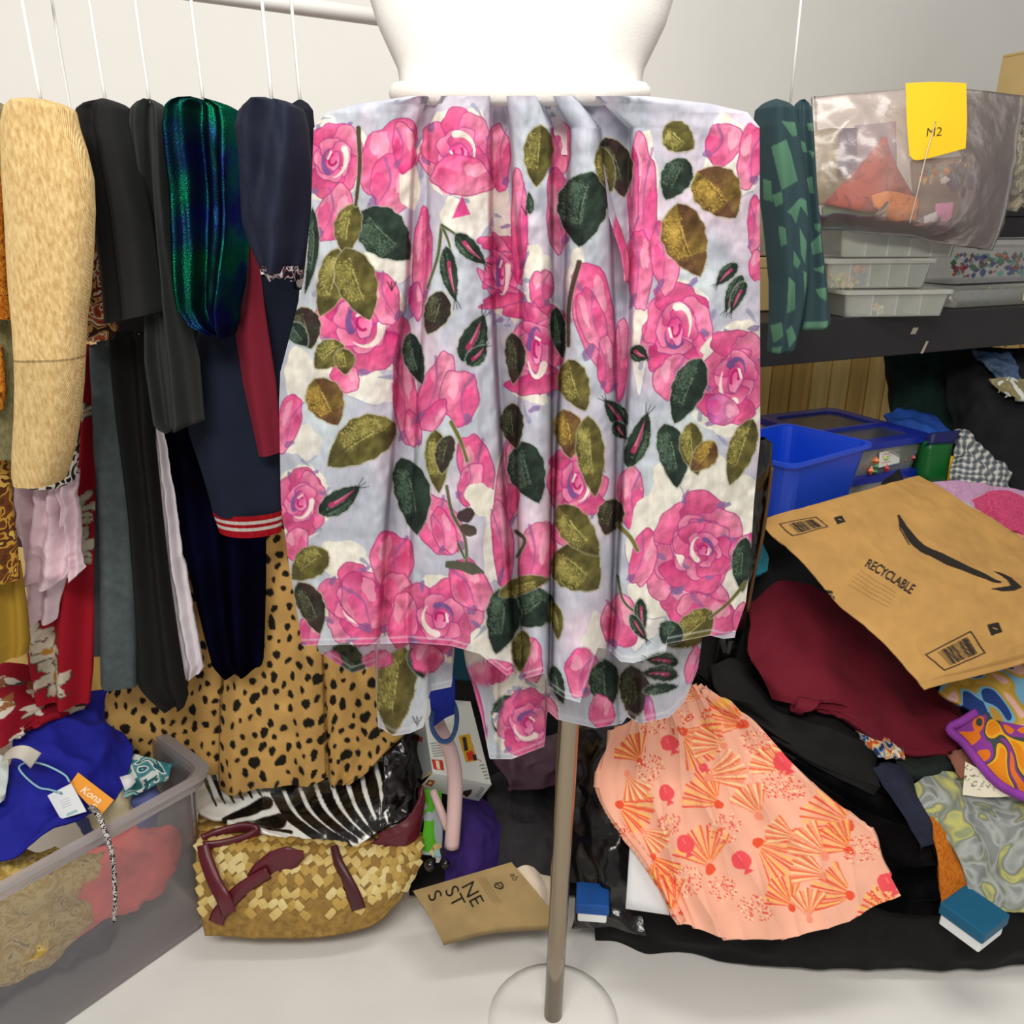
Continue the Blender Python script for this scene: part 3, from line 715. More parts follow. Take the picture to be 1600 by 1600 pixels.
def dress_layer(name, hem, folds, offs, bulge, Y0, ns, nt, lo, ro, m, top=150, yn=1010, curl=0.05, wr=0.003, seed=0):
    s_ = np.linspace(0, 1, ns)[None, :]; t = np.linspace(0, 1, nt)[:, None]
    yn_ = top + t * (yn - top)
    x = poly_at(lo, yn_) * (1 - s_) + poly_at(ro, yn_) * s_
    h = np.array(hem, float)
    y = top + t * (np.interp(x, h[:, 0], h[:, 1]) - top)
    L_, R_ = poly_at(lo, y), poly_at(ro, y)
    B = [L_] + [poly_at(f, y) for f in folds] + [R_]
    D = np.zeros_like(x)
    soft = 1.1
    for k in range(len(B) - 1):
        a, b = B[k], B[k + 1]
        wgt = 1 / (1 + np.exp(-np.clip((x - a) / soft, -30, 30))) * (1 / (1 + np.exp(np.clip((x - b) / soft, -30, 30))))
        if k == 0: wgt = 1 / (1 + np.exp(np.clip((x - b) / soft, -30, 30)))
        if k == len(B) - 2: wgt = 1 / (1 + np.exp(-np.clip((x - a) / soft, -30, 30)))
        q = np.clip((x - a) / np.maximum(4, b - a), 0, 1)
        grow = 0.7 + 0.3 * np.clip((y - 180) / 350, 0, 1)
        D += wgt * (offs[k] * grow + bulge[k] * grow * (4 * q * (1 - q)) ** .8)
    e = (x - 812) / 380.0
    D += curl * (1 - e ** 2)
    D += wr * fbm(np.stack([x * .02, y * .006, 0 * x + seed], -1), 3) * 2.2 + .0022 * fbm(np.stack([x * .06, y * .045, 0 * x + seed + 4], -1), 2)
    D += 0.012 * np.clip((y - 700) / 350, 0, 1) * np.sin(x * .021 + 1.3 + seed)
    P = at(x, y, Y0 - D)
    col = DC.sample(x, y)
    hx = np.interp(x, h[:, 0], h[:, 1]); dist = hx - y
    st = np.exp(-((dist - 9) / 1.6) ** 2) * .55 + np.exp(-(dist / 1.8) ** 2) * .5
    col = col * (1 - st[..., None]) + np.array([.95, .95, .97]) * st[..., None]
    return mesh_obj(name, P.reshape(-1, 3), gridfaces(nt, ns), m, dress, col.reshape(-1, 3)), P
dress_layer('front_panel', HEM, FOLDS, OFFS, BULGE, 0.965, 560, 620, LOUT, ROUT, M['dress'])
UL = [(150, 660), (200, 520), (1000, 496), (1200, 496)]; UR = [(150, 1000), (200, 1160), (900, 1140), (1000, 1108), (1200, 1070)]
UHEM = [(490, 1000), (500, 1020), (550, 1052), (586, 1040), (590, 1135), (615, 1150), (640, 1146), (662, 1136), (672, 1080), (706, 1073), (711, 1000), (722, 1000), (728, 1040), (736, 1062), (752, 1120), (765, 1186), (800, 1186), (851, 1166), (855, 1110), (870, 1124), (930, 1138), (972, 1131), (980, 1120), (1000, 1131), (1045, 1121), (1070, 1096), (1108, 1000)]
UF = [[(150, 680), (1000, 600), (1200, 590)], [(150, 720), (1000, 672), (1200, 672)], [(150, 760), (1000, 722), (1200, 745)], [(150, 800), (1000, 780), (1200, 778)], [(150, 850), (1000, 855), (1200, 854)], [(150, 900), (1000, 955), (1200, 974)], [(150, 930), (1000, 998), (1200, 1000)]]
dress_layer('under_panel', UHEM, UF, [0, .012, -.012, -.03, .012, 0.0, -.025, .008], [.01, .016, .01, .004, .016, .014, .004, .014], 1.02, 340, 380, UL, UR, M['dress_under'], yn=1090, curl=.03, seed=9)
BHEM = [(430, 900), (700, 930), (1190, 900)]
dress_layer('back_panel', BHEM, UF, [0, -.02, .01, -.01, .02, 0, -.02, 0], [.0] * 8, 1.16, 60, 60, [(150, 660), (200, 560), (1200, 520)], [(150, 1000), (200, 1080), (1200, 1110)], M['dress'], yn=900, curl=-.05, seed=3)
# the slit's edge that turns out between the pleats
fe = np.array([(934, 196), (940, 250), (950, 320), (962, 360), (974, 400), (978, 440)], float)
Pe = at(*(crmat(40, 6) @ np.column_stack([fe])).T, 0.922)
w_ = np.linspace(3, 15, 40) * np.sin(np.linspace(.25, 2.9, 40)); ex = crmat(40, 6) @ fe
G = np.stack([np.stack([ex[:, 0] + f * w_, ex[:, 1] + f * 2], -1) for f in np.linspace(-.3, 1, 10)], 1)
Pg = at(G[..., 0], G[..., 1], 0.915 + 0.012 * np.linspace(0, 1, 10)[None, :] * np.ones((40, 1)))
o = mesh_obj('slit_ruffle', Pg.reshape(-1, 3), gridfaces(40, 10), M['dress'], dress, DC.sample(G[..., 0] + 20, G[..., 1] + 40).reshape(-1, 3)); solid(o, .001)
# waistband
M['band'] = mat('cream_band', (236, 233, 226), .8, .03)
tubeline('waistband', [tuple(at(812 + 188 * math.cos(a), 146, 1.0 - 0.085 * math.sin(a))) for a in np.linspace(0, 2 * math.pi, 14, endpoint=False)], 0.012, M['band'], dress, closed=True, nseg=90)

# ------------------------------------------------------------------ dress stand
M['form'] = mat('white_jersey', (244, 243, 240), .9, .02, 20, .2)
M['chrome'] = mat('steel', (150, 138, 120), .16, .04, 3, .03, 40, metal=1.0, stretch=(1, 1, .05))
stand = thing('dress_stand', (at(880, 1300, 1.07)[0], 1.07, 0.0), 'shiny steel pole of the dress stand below the flowered hem', 'stand')
pt, pb = at(889, 1120, 1.08), at(874, 1400, 1.075)
dr = (pb - pt) / (pt[2] - pb[2]); foot = pb + dr * (pb[2] - 0.02); topp = pt - dr * 0.30
tubeline('pole', [tuple(topp), tuple(foot)], .0168, M['chrome'], stand, ns=28, nseg=6)
V = []; 
for r_, z in ((.12, 0), (.12, .010), (.10, .016), (.03, .022)):
    for k in range(32): V.append((foot[0] + r_ * math.cos(k / 32 * 6.2832), foot[1] + r_ * math.sin(k / 32 * 6.2832), z))
Fc = [[j * 32 + i, j * 32 + (i + 1) % 32, (j + 1) * 32 + (i + 1) % 32, (j + 1) * 32 + i] for j in range(3) for i in range(32)] + [list(range(32))[::-1], [96 + i for i in range(32)]]
mesh_obj('base', V, Fc, M['form'], stand)
tube('torso', [(-160, 560, 1070), (-60, 560, 1070), (40, 590, 1040), (110, 622, 1006), (160, 628, 998), (250, 600, 1020)], 1.03, .085, M['form'], nu=40, nv=30, parent=stand, shoulder=False, sq=.5)

# ------------------------------------------------------------------ clothes hanging on the left
RAILZ = 1.70
M['beige_knit'] = knit_mat('beige_mohair', (196, 160, 102), (238, 210, 154), 1500, .45)
M['beige_rib'] = knit_mat('beige_rib', (196, 160, 102), (238, 210, 154), 1500, .6)
M['sage'] = knit_mat('sage_knit', (128, 124, 88), (170, 164, 122), 1800, .6)
M['black'] = mat('black_cloth', (27, 28, 28), .85, .15, 20, .25, 600)
M['black2'] = mat('black_cloth_soft', (20, 20, 21), .8, .2, 30, .3, 300)
M['charcoal'] = mat('charcoal_cloth', (44, 47, 46), .8, .15, 12, .25, 600)
M['navy'] = mat('navy_crepe', (27, 33, 52), .75, .12, 14, .2, 500)
M['navy2'] = mat('navy_jersey', (22, 30, 48), .9, .1, 14, .2, 700)
M['burg'] = mat('burgundy_jersey', (122, 28, 48), .85, .08, 10, .15, 700)
M['velvet'] = velvet_mat('iridescent_velvet', (8, 10, 22), (20, 170, 120), (50, 60, 190), .24, 14, .27)
M['velvet_dark'] = velvet_mat('midnight_velvet', (4, 4, 8), (22, 20, 60), (8, 8, 22), .5, 5)
M['white'] = mat('white_cotton', (222, 214, 222), .85, .06, 20, .35, 60, dist=.004)
M['greyteal'] = mat('grey_teal_jersey', (76, 86, 88), .9, .18, 60, .2, 600)
M['red'] = mat('red_viscose', (166, 22, 40), .8, .1, 10, .15, 300)
M['pinkish'] = mat('pale_pink_cotton', (226, 200, 210), .85, .06, 16, .4, 50, dist=.005)
M['mustard'] = mat('mustard_cloth', (156, 124, 40), .8, .08, 10, .2, 300)
M['brocade'] = print_mat('brown_gold_print', [(92, 52, 28), (112, 64, 30), (196, 150, 60), (90, 50, 26), (216, 178, 90)], 34, 1.8, detail=.8)
M['amber'] = print_mat('amber_print', [(110, 56, 16), (190, 110, 28), (222, 150, 50), (96, 44, 14)], 70, 2.0)
M['paisley'] = print_mat('rust_paisley_print', [(150, 60, 36), (186, 88, 56), (230, 212, 176), (120, 44, 30), (206, 160, 96), (60, 40, 34)], 34, 1.6, detail=.6)
M['redfloral'] = print_mat('red_flower_print', [(166, 20, 38), (166, 20, 38), (166, 20, 38), (214, 204, 190), (60, 54, 48), (150, 120, 80)], 22, 1.4)
M['mono'] = print_mat('black_white_print', [(28, 28, 28), (226, 222, 210), (40, 38, 36), (190, 180, 150)], 36, 1.6, detail=.6)
M['creamprint'] = print_mat('cream_gold_print', [(220, 214, 200), (232, 228, 216), (196, 152, 74), (60, 52, 46), (226, 220, 206)], 55, 2.0)
M['hook'] = mat('white_hanger', (240, 240, 238), .4, .02, 5, 0)
def hang(o, rows, Y):
    r = rows[0]; x = (r[1] + r[2]) / 2 if len(r) == 3 else (r[0] + r[2]) / 2; y = r[0] if len(r) == 3 else r[1]
    a = at(x, y - 40, Y)
    tubeline('hanger_hook', [(a[0], a[1], a[2] - .01), (a[0], a[1], RAILZ - .01), (a[0] + .012, a[1], RAILZ + .012), (a[0] + .024, a[1], RAILZ)], .0022, M['hook'], o, ns=6, nseg=16)
    return o
def garment(name, rows, Y, depth, m, label, cat, hook=True, **kw):
    if hook:
        a = at((rows[0][1] + rows[0][2]) / 2 if len(rows[0]) == 3 else (rows[0][0] + rows[0][2]) / 2, 900, Y)
        t = thing(name, at(rows[-1][1] if len(rows[-1]) == 3 else rows[-1][0], rows[-1][0] if len(rows[-1]) == 3 else rows[-1][1], Y), label, cat)
        tube(kw.pop('part', 'cloth'), rows, Y, depth, m, parent=t, **kw)
        hang(t, rows, Y)
        return t
    return tag(tube(name, rows, Y, depth, m, **kw), label, cat)

rail = tubeline('clothes_rail', [(-1.5, .62, RAILZ), (-.2, 1.45, RAILZ)], .012, M['hook'], ns=16, nseg=4)
tag(rail, 'white clothes rail above the hanging garments', 'rail')
# beige mohair sleeve
BR = [(200, 8, 121), (235, 8, 133), (280, 9, 144), (330, 12, 146), (400, 16, 143), (450, 20, 139), (500, 26, 132), (560, 30, 129), (600, 31, 127), (650, 29, 122), (700, 26, 114), (735, 26, 104), (750, 30, 98)]
t = garment('knit_sweater', BR, 1.10, .045, M['beige_knit'], 'fuzzy beige mohair sweater with a long ribbed sleeve', 'sweater', folds=[(.006, 1, .5, .6)], part='sleeve', seed=1, cut=(0, .68), nv=160)
tube('ribbed_cuff', BR, 1.10, .045, M['beige_rib'], parent=t, nv=160, folds=[(.006, 1, .5, .6)], seed=1, cut=(.678, 1))
garment('knit_cardigan', [(200, -40, 14), (420, -30, 26), (560, -40, 30), (650, -44, 30), (-44, 690, 24, 716)], 1.17, .04, M['sage'], 'sage green soft knit cardigan behind the beige sleeve', 'cardigan', seed=2)
garment('amber_blouse', [(300, -40, 6), (440, -40, 10), (-40, 470, 16, 500)], 1.12, .03, M['amber'], 'amber brown print blouse edge at the far left', 'blouse', seed=3)
tag(tube('amber_scarf', [(540, -40, 2), (570, -40, 6), (610, -40, 9), (640, -40, 5)], 1.13, .02, M['amber'], shoulder=False), 'golden amber printed scarf tip below the brown blouse hem', 'scarf')
t = garment('brocade_skirt', [(690, -60, 8), (760, -60, 14), (840, -60, 24), (-60, 900, 30, 905)], 1.18, .03, M['brocade'], 'brown skirt with gold leaf print at the far left', 'skirt', hook=False, folds=[(.008, 2, 0, .5)], shoulder=False)
garment('mustard_skirt', [(880, -60, 30), (950, -60, 42), (1000, -60, 46), (-60, 1046, 44, 1018)], 1.21, .03, M['mustard'], 'plain mustard skirt below the brown and gold print', 'skirt', hook=False, folds=[(.012, 2.5, .1, .3)], shoulder=False)
garment('paisley_blouse', [(320, 110, 148), (420, 115, 158), (480, 122, 164), (118, 520, 184, 512), (132, 532, 176, 530)], 1.26, .03, M['paisley'], 'rust and cream paisley blouse between beige and black sleeves', 'blouse', folds=[(.006, 2, .3, .4)], shoulder=True)
# black and charcoal
garment('black_blazer', [(200, 118, 212), (260, 132, 222), (330, 146, 236), (420, 158, 250), (480, 163, 262), (164, 506, 262, 484)], 1.21, .035, M['black'], 'black blazer with a straight hem next to the beige sweater', 'jacket', folds=[(.012, 1.3, .75, .3), (.004, 3, 0, .5)])
garment('charcoal_cardigan', [(200, 204, 264), (300, 214, 269), (380, 226, 274), (440, 232, 284), (500, 230, 298), (560, 228, 312), (640, 240, 319), (243, 660, 321, 657), (262, 674, 300, 664)], 1.235, .03, M['charcoal'], 'charcoal waterfall cardigan with pointed hem beside the black blazer', 'cardigan', folds=[(.014, 1.7, .2, 1.0), (.005, 4, 0, .4)])
garment('velvet_dress', [(200, 258, 378), (280, 264, 383), (380, 272, 388), (440, 278, 384), (480, 284, 376), (300, 505, 374, 500), (334, 520, 366, 524)], 1.22, .04, M['velvet'], 'iridescent green and blue crushed velvet top', 'top', folds=[(.022, 1.4, .45, .4), (.006, 4, .1, .8)], wr=.010, ws=26)
# navy
t = garment('navy_blouse', [(200, 368, 482), (250, 376, 487), (310, 380, 488), (350, 382, 487), (385, 393, 486), (410, 404, 480), (424, 410, 474)], 1.13, .05, M['navy'], 'navy crepe blouse with a gathered puff sleeve', 'blouse', folds=[(.010, 1.6, .2, 1.6)], part='puff_sleeve', wr=.006, ws=26)
M['lace'] = print_mat('navy_floral_trim', [(24, 28, 44), (30, 34, 50), (214, 210, 214), (90, 50, 60), (20, 22, 36)], 90, 1, detail=.5)
tube('floral_cuff', [(414, 408, 476), (426, 414, 474), (434, 420, 472)], 1.128, .045, M['lace'], parent=t, shoulder=False, nv=12, hem=4)
M['dots'] = None
DT = Canvas(440, 150, 500, 460, (20, 22, 34), 2)
for x, y in ((478, 218), (462, 262), (484, 300), (466, 346), (480, 394), (472, 440)): DT.fill(blob(x, y, 6, 9, .2, .04, 20, 1), (214, 214, 206))
garment('polka_dot_top', [(200, 446, 492), (300, 450, 494), (400, 452, 492), (452, 458, 486)], 1.19, .02, vmat('navy_dots'), 'navy top with large white polka dots behind the puff sleeve', 'top', canvas=DT, nu=30, nv=160)
garment('burgundy_top', [(385, 385, 400), (430, 382, 408), (480, 376, 414), (520, 368, 420), (600, 379, 432), (660, 393, 437), (404, 712, 440, 706)], 1.27, .022, M['burg'], 'burgundy jersey sleeve hanging between velvet top and dress', 'top', folds=[(.004, 1, .2, .3)], hook=False, shoulder=False)
rw = [(430, 390, 470), (520, 310, 462), (560, 296, 450), (620, 288, 442), (680, 296, 440), (740, 316, 440), (780, 328, 440), (800, 333, 440)]
t = thing('bomber_sleeve_top', at(385, 830, 1.31), 'navy top whose sleeve ends in a red and white striped cuff', 'top')
slv = tube('sleeve', rw, 1.31, .03, M['navy2'], folds=[(.006, 1, .3, .4)], shoulder=False, parent=t)
M['cuffred'] = knit_mat('red_rib', (160, 20, 34), (196, 34, 46), 1600, .8); M['cuffwhite'] = knit_mat('white_rib', (214, 206, 200), (238, 232, 226), 1600, .8)
for a, b, mm in ((797, 805, 'cuffred'), (805, 810, 'cuffwhite'), (810, 815, 'cuffred'), (815, 820, 'cuffwhite'), (820, 830, 'cuffred')):
    xa, xb = 332 + (a - 797) * .35, 332 + (b - 797) * .35
    tube('cuff_band', [(a, xa, 440), ((a + b) / 2, (xa + xb) / 2, 440), (b, xb, 440)], 1.31, .033, M[mm], parent=slv, shoulder=False, nv=6, wr=0)
garment('dark_velvet_dress', [(560, 250, 400), (660, 254, 412), (800, 276, 416), (900, 296, 416), (980, 316, 414), (1030, 330, 412), (350, 1050, 408, 1040)], 1.37, .03, M['velvet_dark'], 'long midnight velvet dress beneath the navy sleeve', 'dress', hook=False, shoulder=False, folds=[(.014, 2, .3, .3)])
garment('white_shirt', [(520, 216, 232), (600, 222, 244), (700, 238, 262), (780, 245, 274), (860, 252, 286), (940, 262, 300), (1000, 276, 312), (1040, 284, 320), (284, 1064, 312, 1052)], 1.362, .02, M['white'], 'crumpled white shirt edge showing between black trousers and velvet dress', 'shirt', hook=False, shoulder=False, folds=[(.006, 2, .2, 1)], wr=.006, ws=40, stretch=(1, 1, 1))
garment('black_trousers', [(520, 168, 232), (620, 178, 238), (700, 188, 242), (800, 200, 252), (900, 208, 264), (1000, 214, 278), (1060, 214, 288), (246, 1096, 294, 1088), (256, 1104, 288, 1104)], 1.335, .028, M['black2'], 'long black trousers between the grey pair and white shirt', 'trousers', hook=False, shoulder=False, folds=[(.012, 1.5, .3, .2)])
garment('grey_trousers', [(540, 140, 176), (620, 144, 184), (700, 147, 194), (800, 153, 206), (900, 157, 213), (1000, 158, 215), (158, 1064, 215, 1070)], 1.325, .028, M['greyteal'], 'grey teal jersey trousers with a straight hem', 'trousers', hook=False, shoulder=False, folds=[(.005, 1, .4, .2)])
garment('dark_grey_skirt', [(760, 130, 170), (900, 134, 172), (1022, 138, 172)], 1.36, .02, mat('dark_grey', (58, 58, 62)), 'dark grey skirt behind the grey trousers', 'skirt', hook=False, shoulder=False)
garment('dark_gap_filler', [(380, 150, 400), (500, 150, 396), (640, 152, 392), (800, 160, 390), (900, 170, 380)], 1.50, .03, M['black2'], 'long black sheet added as dark filler behind the other hanging clothes', 'coat', hook=False, shoulder=False, folds=[(.012, 3, .2, .2)])  # dark filler sheet, added so the gaps between the garments read as shade
# red flowered dress, pink blouse
RC = Canvas(-20, 520, 170, 1130, (164, 20, 38), 1.6)
rs = np.random.RandomState(5)
for k, (x, y, s_) in enumerate([(118, 720, 18), (132, 790, 26), (128, 850, 30), (120, 700, 14), (60, 985, 34), (96, 1048, 30), (84, 1010, 26), (30, 1080, 40), (120, 880, 16), (140, 640, 14), (20, 1110, 30)]):
    for j in range(6):
        a = j * 1.05 + k; p = blob(x + s_ * .5 * math.cos(a), y + s_ * .6 * math.sin(a), s_ * .5, s_ * .26, a, .15, 20, k * 7 + j)
        RC.fill(p, (222, 214, 196), (196, 186, 160), (math.cos(a), math.sin(a)), tex=.1); RC.stroke(p[:10], 1.6, (60, 50, 44), .8)
    RC.fill(blob(x, y, s_ * .3, s_ * .2, k, .2, 16, k), (196, 140, 60)); RC.stroke([(x - s_, y + s_ * .6), (x, y + s_ * .4), (x + s_ * .9, y + s_ * .8)], 3, (70, 62, 56), .9, 1)
garment('red_flower_dress', [(540, 122, 148), (640, 118, 150), (740, 104, 152), (860, 60, 150), (960, 42, 148), (1040, 44, 146), (56, 1084, 140, 1098)], 1.35, .03, vmat('red_flower_vcol'), 'red dress with white flowers hanging behind the pale pink blouse', 'dress', hook=False, shoulder=False, canvas=RC, folds=[(.014, 2.2, .1, .4)], nu=90, nv=200)
t = thing('pink_blouse', at(80, 975, 1.27), 'pale pink crumpled cotton blouse with layered hem', 'blouse')
tube('under_layer', [(745, 24, 90), (800, 26, 95), (840, 28, 100), (880, 36, 104), (46, 972, 92, 962)], 1.30, .025, M['pinkish'], shoulder=False, parent=t, folds=[(.008, 2, 0, .5)], wr=.010, ws=35, stretch=(1, 1, .8), hem=4)
tube('top_layer', [(735, 58, 122), (780, 56, 122), (820, 52, 124), (860, 46, 128), (40, 912, 132, 880), (44, 914, 118, 900)], 1.275, .025, M['pinkish'], shoulder=False, parent=t, folds=[(.010, 2.3, .3, .8)], wr=.010, ws=35, stretch=(1, 1, .8), hem=6, seed=3)
tube('ruffle', [(740, 84, 122), (790, 94, 122), (850, 102, 128), (880, 104, 132), (106, 912, 134, 886)], 1.25, .02, M['pinkish'], shoulder=False, parent=t, folds=[(.006, 2, .6, 1.3)], wr=.008, ws=45, stretch=(1, 1, .8), seed=8)
garment('mono_print_blouse', [(600, 92, 128), (680, 96, 124), (730, 70, 120), (22, 742, 116, 750), (28, 752, 100, 760)], 1.24, .03, M['mono'], 'black and white print blouse showing under the beige cuff', 'blouse', hook=False, shoulder=False)
garment('plum_lining', [(700, 8, 70), (800, 12, 74), (20, 850, 70, 850)], 1.33, .02, mat('plum_grey', (96, 76, 84)), 'dusky mauve cloth in the shade left of the pink blouse', 'blouse', hook=False, shoulder=False)
# leopard skirt
LC = Canvas(140, 800, 660, 1250, (196, 156, 92), 1.5)
gx2, gy2 = LC.grid(); LC.a *= 1 + .07 * fbm(np.stack([gx2 * .04, gy2 * .04, 0 * gx2], -1), 3)[..., None]
rs = np.random.RandomState(11); pts_ = []
for _ in range(9000):
    p = np.array([rs.uniform(140, 660), rs.uniform(800, 1250)])
    if all((p[0] - q[0]) ** 2 + ((p[1] - q[1]) * .85) ** 2 > (q[2] + 9) ** 2 for q in pts_):
        r_ = rs.choice([4.0, 5.0, 6.5, 8.5], p=[.25, .35, .28, .12]); pts_.append((p[0], p[1], r_))
        LC.fill(blob(p[0], p[1], r_ * rs.uniform(.6, .95), r_ * rs.uniform(.9, 1.35), rs.uniform(-.5, .7), .14, 18, rs.randint(999)), (34, 31, 27))
for xs in ([(352, 1000), (346, 1100), (344, 1230)], [(500, 860), (506, 1050), (512, 1225)]): LC.stroke(xs, 1.6, (96, 70, 36), .8)
lo = [(380, 200), (400, 840), (155, 1150)]
t = thing('leopard_skirt', at(400, 1220, 1.45), 'tan skirt with black leopard spots in wide pleats', 'skirt')
M['leo'] = vmat('leopard_print', .9, 0, .1, .3, 400)
def pleat(rows, Y, seed, dep): return tube('pleat', rows, Y, dep, M['leo'], canvas=LC, shoulder=False, parent=t, nu=110, nv=190, seed=seed, folds=[(.010, 1.2, .3 + seed * .2, .3), (.004, 3, 0, .5)], sq=.4)
pleat([(900, 250, 352), (1000, 212, 352), (1070, 172, 350), (1120, 158, 349), (154, 1150, 348, 1186), (166, 1172, 347, 1200), (230, 1192, 346, 1206)], 1.445, 0, .02)
pleat([(820, 384, 500), (900, 372, 503), (1000, 356, 506), (1080, 348, 509), (1160, 343, 512), (341, 1220, 514, 1204), (345, 1231, 515, 1210)], 1.425, 1, .028)
pleat([(820, 480, 520), (900, 485, 560), (1000, 498, 600), (1100, 506, 630), (511, 1170, 640, 1140), (514, 1214, 590, 1188), (518, 1227, 556, 1212)], 1.44, 2, .024)

# ------------------------------------------------------------------ low left: tub, straw bag, boxes
M['tub'] = clear_mat('milky_plastic', (222, 220, 230), .10, .25, .5, ior=1.18)
M['blue'] = mat('cobalt_jersey', (30, 34, 150), .8, .12, 10, .2, 400)
M['tealprint'] = print_mat('teal_leaf_print', [(60, 130, 140), (84, 150, 156), (224, 232, 230), (40, 100, 110), (150, 196, 196)], 26, 1.6, detail=.5)
M['card'] = mat('white_card', (236, 238, 240), .6, .02, 20, .05)
TY = math.atan2(.278, .227)
tc_ = np.array([-.615, 1.308]); e1 = np.array([math.cos(TY), math.sin(TY)]); e2 = np.array([-e1[1], e1[0]])
cen = tc_ - e1 * .27 + e2 * .19
tub = thing('storage_tub', (cen[0], cen[1], 0), 'clear plastic storage tub overflowing with clothes', 'tub')
tb_ = tray('tub_body', (cen[0], cen[1], .004), .54, .38, .372, M['tub'], TY, .93, .003, .006, tub, .035)
M['tubrim'] = clear_mat('milky_rim', (216, 206, 208), .35, .3, .5)
def ring(name, c, sx, sy, z0, z1, w, m, yaw, parent, r=.035):
    V = []; n = 20; cs, sn = math.cos(yaw), math.sin(yaw)
    for z, off in ((z0, 0), (z0, w), (z1, w), (z1, 0)):
        for x, y in rrect(sx + 2 * off, sy + 2 * off, r): V.append((c[0] + x * cs - y * sn, c[1] + x * sn + y * cs, z))
    Fc = [[(j % 4) * n + i, (j % 4) * n + (i + 1) % n, ((j + 1) % 4) * n + (i + 1) % n, ((j + 1) % 4) * n + i] for j in range(4) for i in range(n)]
    return mesh_obj(name, V, Fc, m, parent, smooth=False)
ring('rim', (cen[0], cen[1]), .545, .385, .352, .380, .010, M['tubrim'], TY, tb_)
ring('rim', (cen[0], cen[1]), .56, .40, .374, .382, .012, M['tubrim'], TY, tb_)
def intub(name, u, v, z, sx, sy, sz, m, label, seed):
    p = tc_ - e1 * u + e2 * v
    th, ph = np.meshgrid(np.linspace(0, 2 * np.pi, 36, endpoint=False), np.linspace(0, np.pi, 20))
    P = np.stack([np.sin(ph) * np.cos(th) * sx, np.sin(ph) * np.sin(th) * sy, np.cos(ph) * sz], -1)
    P *= (1 + .28 * fbm(P * 26 + seed, 3))[..., None]
    q = P[..., 0:1] * np.array([e1[0], e1[1], 0]) + P[..., 1:2] * np.array([e2[0], e2[1], 0]) + P[..., 2:3] * np.array([0, 0, 1])
    q = q + np.array([p[0], p[1], z])
    tag(mesh_obj(name, q.reshape(-1, 3), gridfaces(20, 36, True), m), label, 'garment')
intub('yellow_garment', .33, .09, .22, .15, .075, .11, print_mat('yellow_print', [(176, 140, 60), (196, 164, 80), (214, 190, 120), (150, 120, 60)], 40, 2), 'mustard yellow garment seen through the tub wall', 1)
intub('coral_garment', .16, .085, .19, .13, .07, .075, mat('coral', (240, 110, 100), .8, .15), 'coral red garment seen through the tub wall', 2)
intub('blue_grey_garment', .10, .16, .27, .08, .08, .08, mat('slate', (92, 104, 160), .8, .2), 'slate blue garment behind the tub wall near the corner', 3)
intub('dark_garment', .29, .19, .10, .22, .12, .08, mat('dim', (70, 64, 74), .8, .2), 'dark crumpled garment at the bottom of the tub', 4)
intub('cream_garment', .13, .13, .31, .05, .06, .05, mat('creamy', (216, 206, 170), .8, .1), 'cream garment pressed against the tub corner', 5)
# blue garment spilling out
bl = thing('blue_garment', at(60, 1330, 1.12), 'cobalt blue garment with shop tags spilling over the tub', 'garment')
patch('cloth', [[(30, 1100, 1.36), (70, 1090, 1.38), (110, 1088, 1.40), (150, 1078, 1.44), (172, 1072, 1.46)],
                [(22, 1140, 1.30), (60, 1140, 1.31), (110, 1130, 1.34), (150, 1120, 1.38), (166, 1110, 1.42)],
                [(14, 1190, 1.24), (60, 1190, 1.24), (110, 1180, 1.28), (160, 1165, 1.32), (204, 1172, 1.36)],
                [(2, 1240, 1.18), (50, 1240, 1.18), (110, 1230, 1.21), (150, 1225, 1.26), (200, 1206, 1.31)],
                [(-10, 1290, 1.12), (40, 1290, 1.13), (90, 1270, 1.17), (140, 1250, 1.21), (182, 1246, 1.25)],
                [(-20, 1345, 1.07), (20, 1340, 1.08), (60, 1306, 1.11), (110, 1284, 1.15), (150, 1262, 1.19)]],
      M['blue'], 110, 110, .012, 13, (1, 1, 1), .006, parent=bl)
def card(name, pts, Y, m, parent, th=.0012, canvas=None, nu=2, nv=2, wr=0):
    (a, b, c, d) = pts
    return patch(name, [[(*a, Y[0]), (*b, Y[1])], [(*d, Y[3]), (*c, Y[2])]], m, nu, nv, wr, 10, thick=th, canvas=canvas, parent=parent)
KC = Canvas(100, 1200, 190, 1270, (244, 160, 46), 4)
KC.text('Kona', 124, 1236, 17, 34, (252, 248, 236), .3, bold=.02); KC.text('S', 138, 1262, 16, 34, (252, 240, 226), .3)
WC = Canvas(60, 1210, 150, 1300, (232, 236, 240), 3)
for k in range(4): WC.stroke([(94 + k * 1.2, 1252 + k * 3.6), (108 + k * 1.2, 1246 + k * 3.6)], .7, (150, 156, 164), .9)
WC.stroke([(106, 1273), (119, 1267)], 4.5, (160, 196, 202)); WC.fill(blob(95, 1239, 2.2, 2.2, 0, 0, 12, 1), (110, 120, 128))
card('orange_tag', [(122, 1207), (178, 1250), (156, 1276), (108, 1226)], [1.205, 1.19, 1.165, 1.19], vmat('orange_card', .5), bl, canvas=KC, nu=120, nv=90)
card('white_tag', [(111, 1224), (135, 1268), (95, 1280), (74, 1243)], [1.185, 1.155, 1.15, 1.175], vmat('white_card_print', .5), bl, canvas=WC, nu=90, nv=100)
M['string'] = mat('aqua_string', (150, 196, 208), .7, .05)
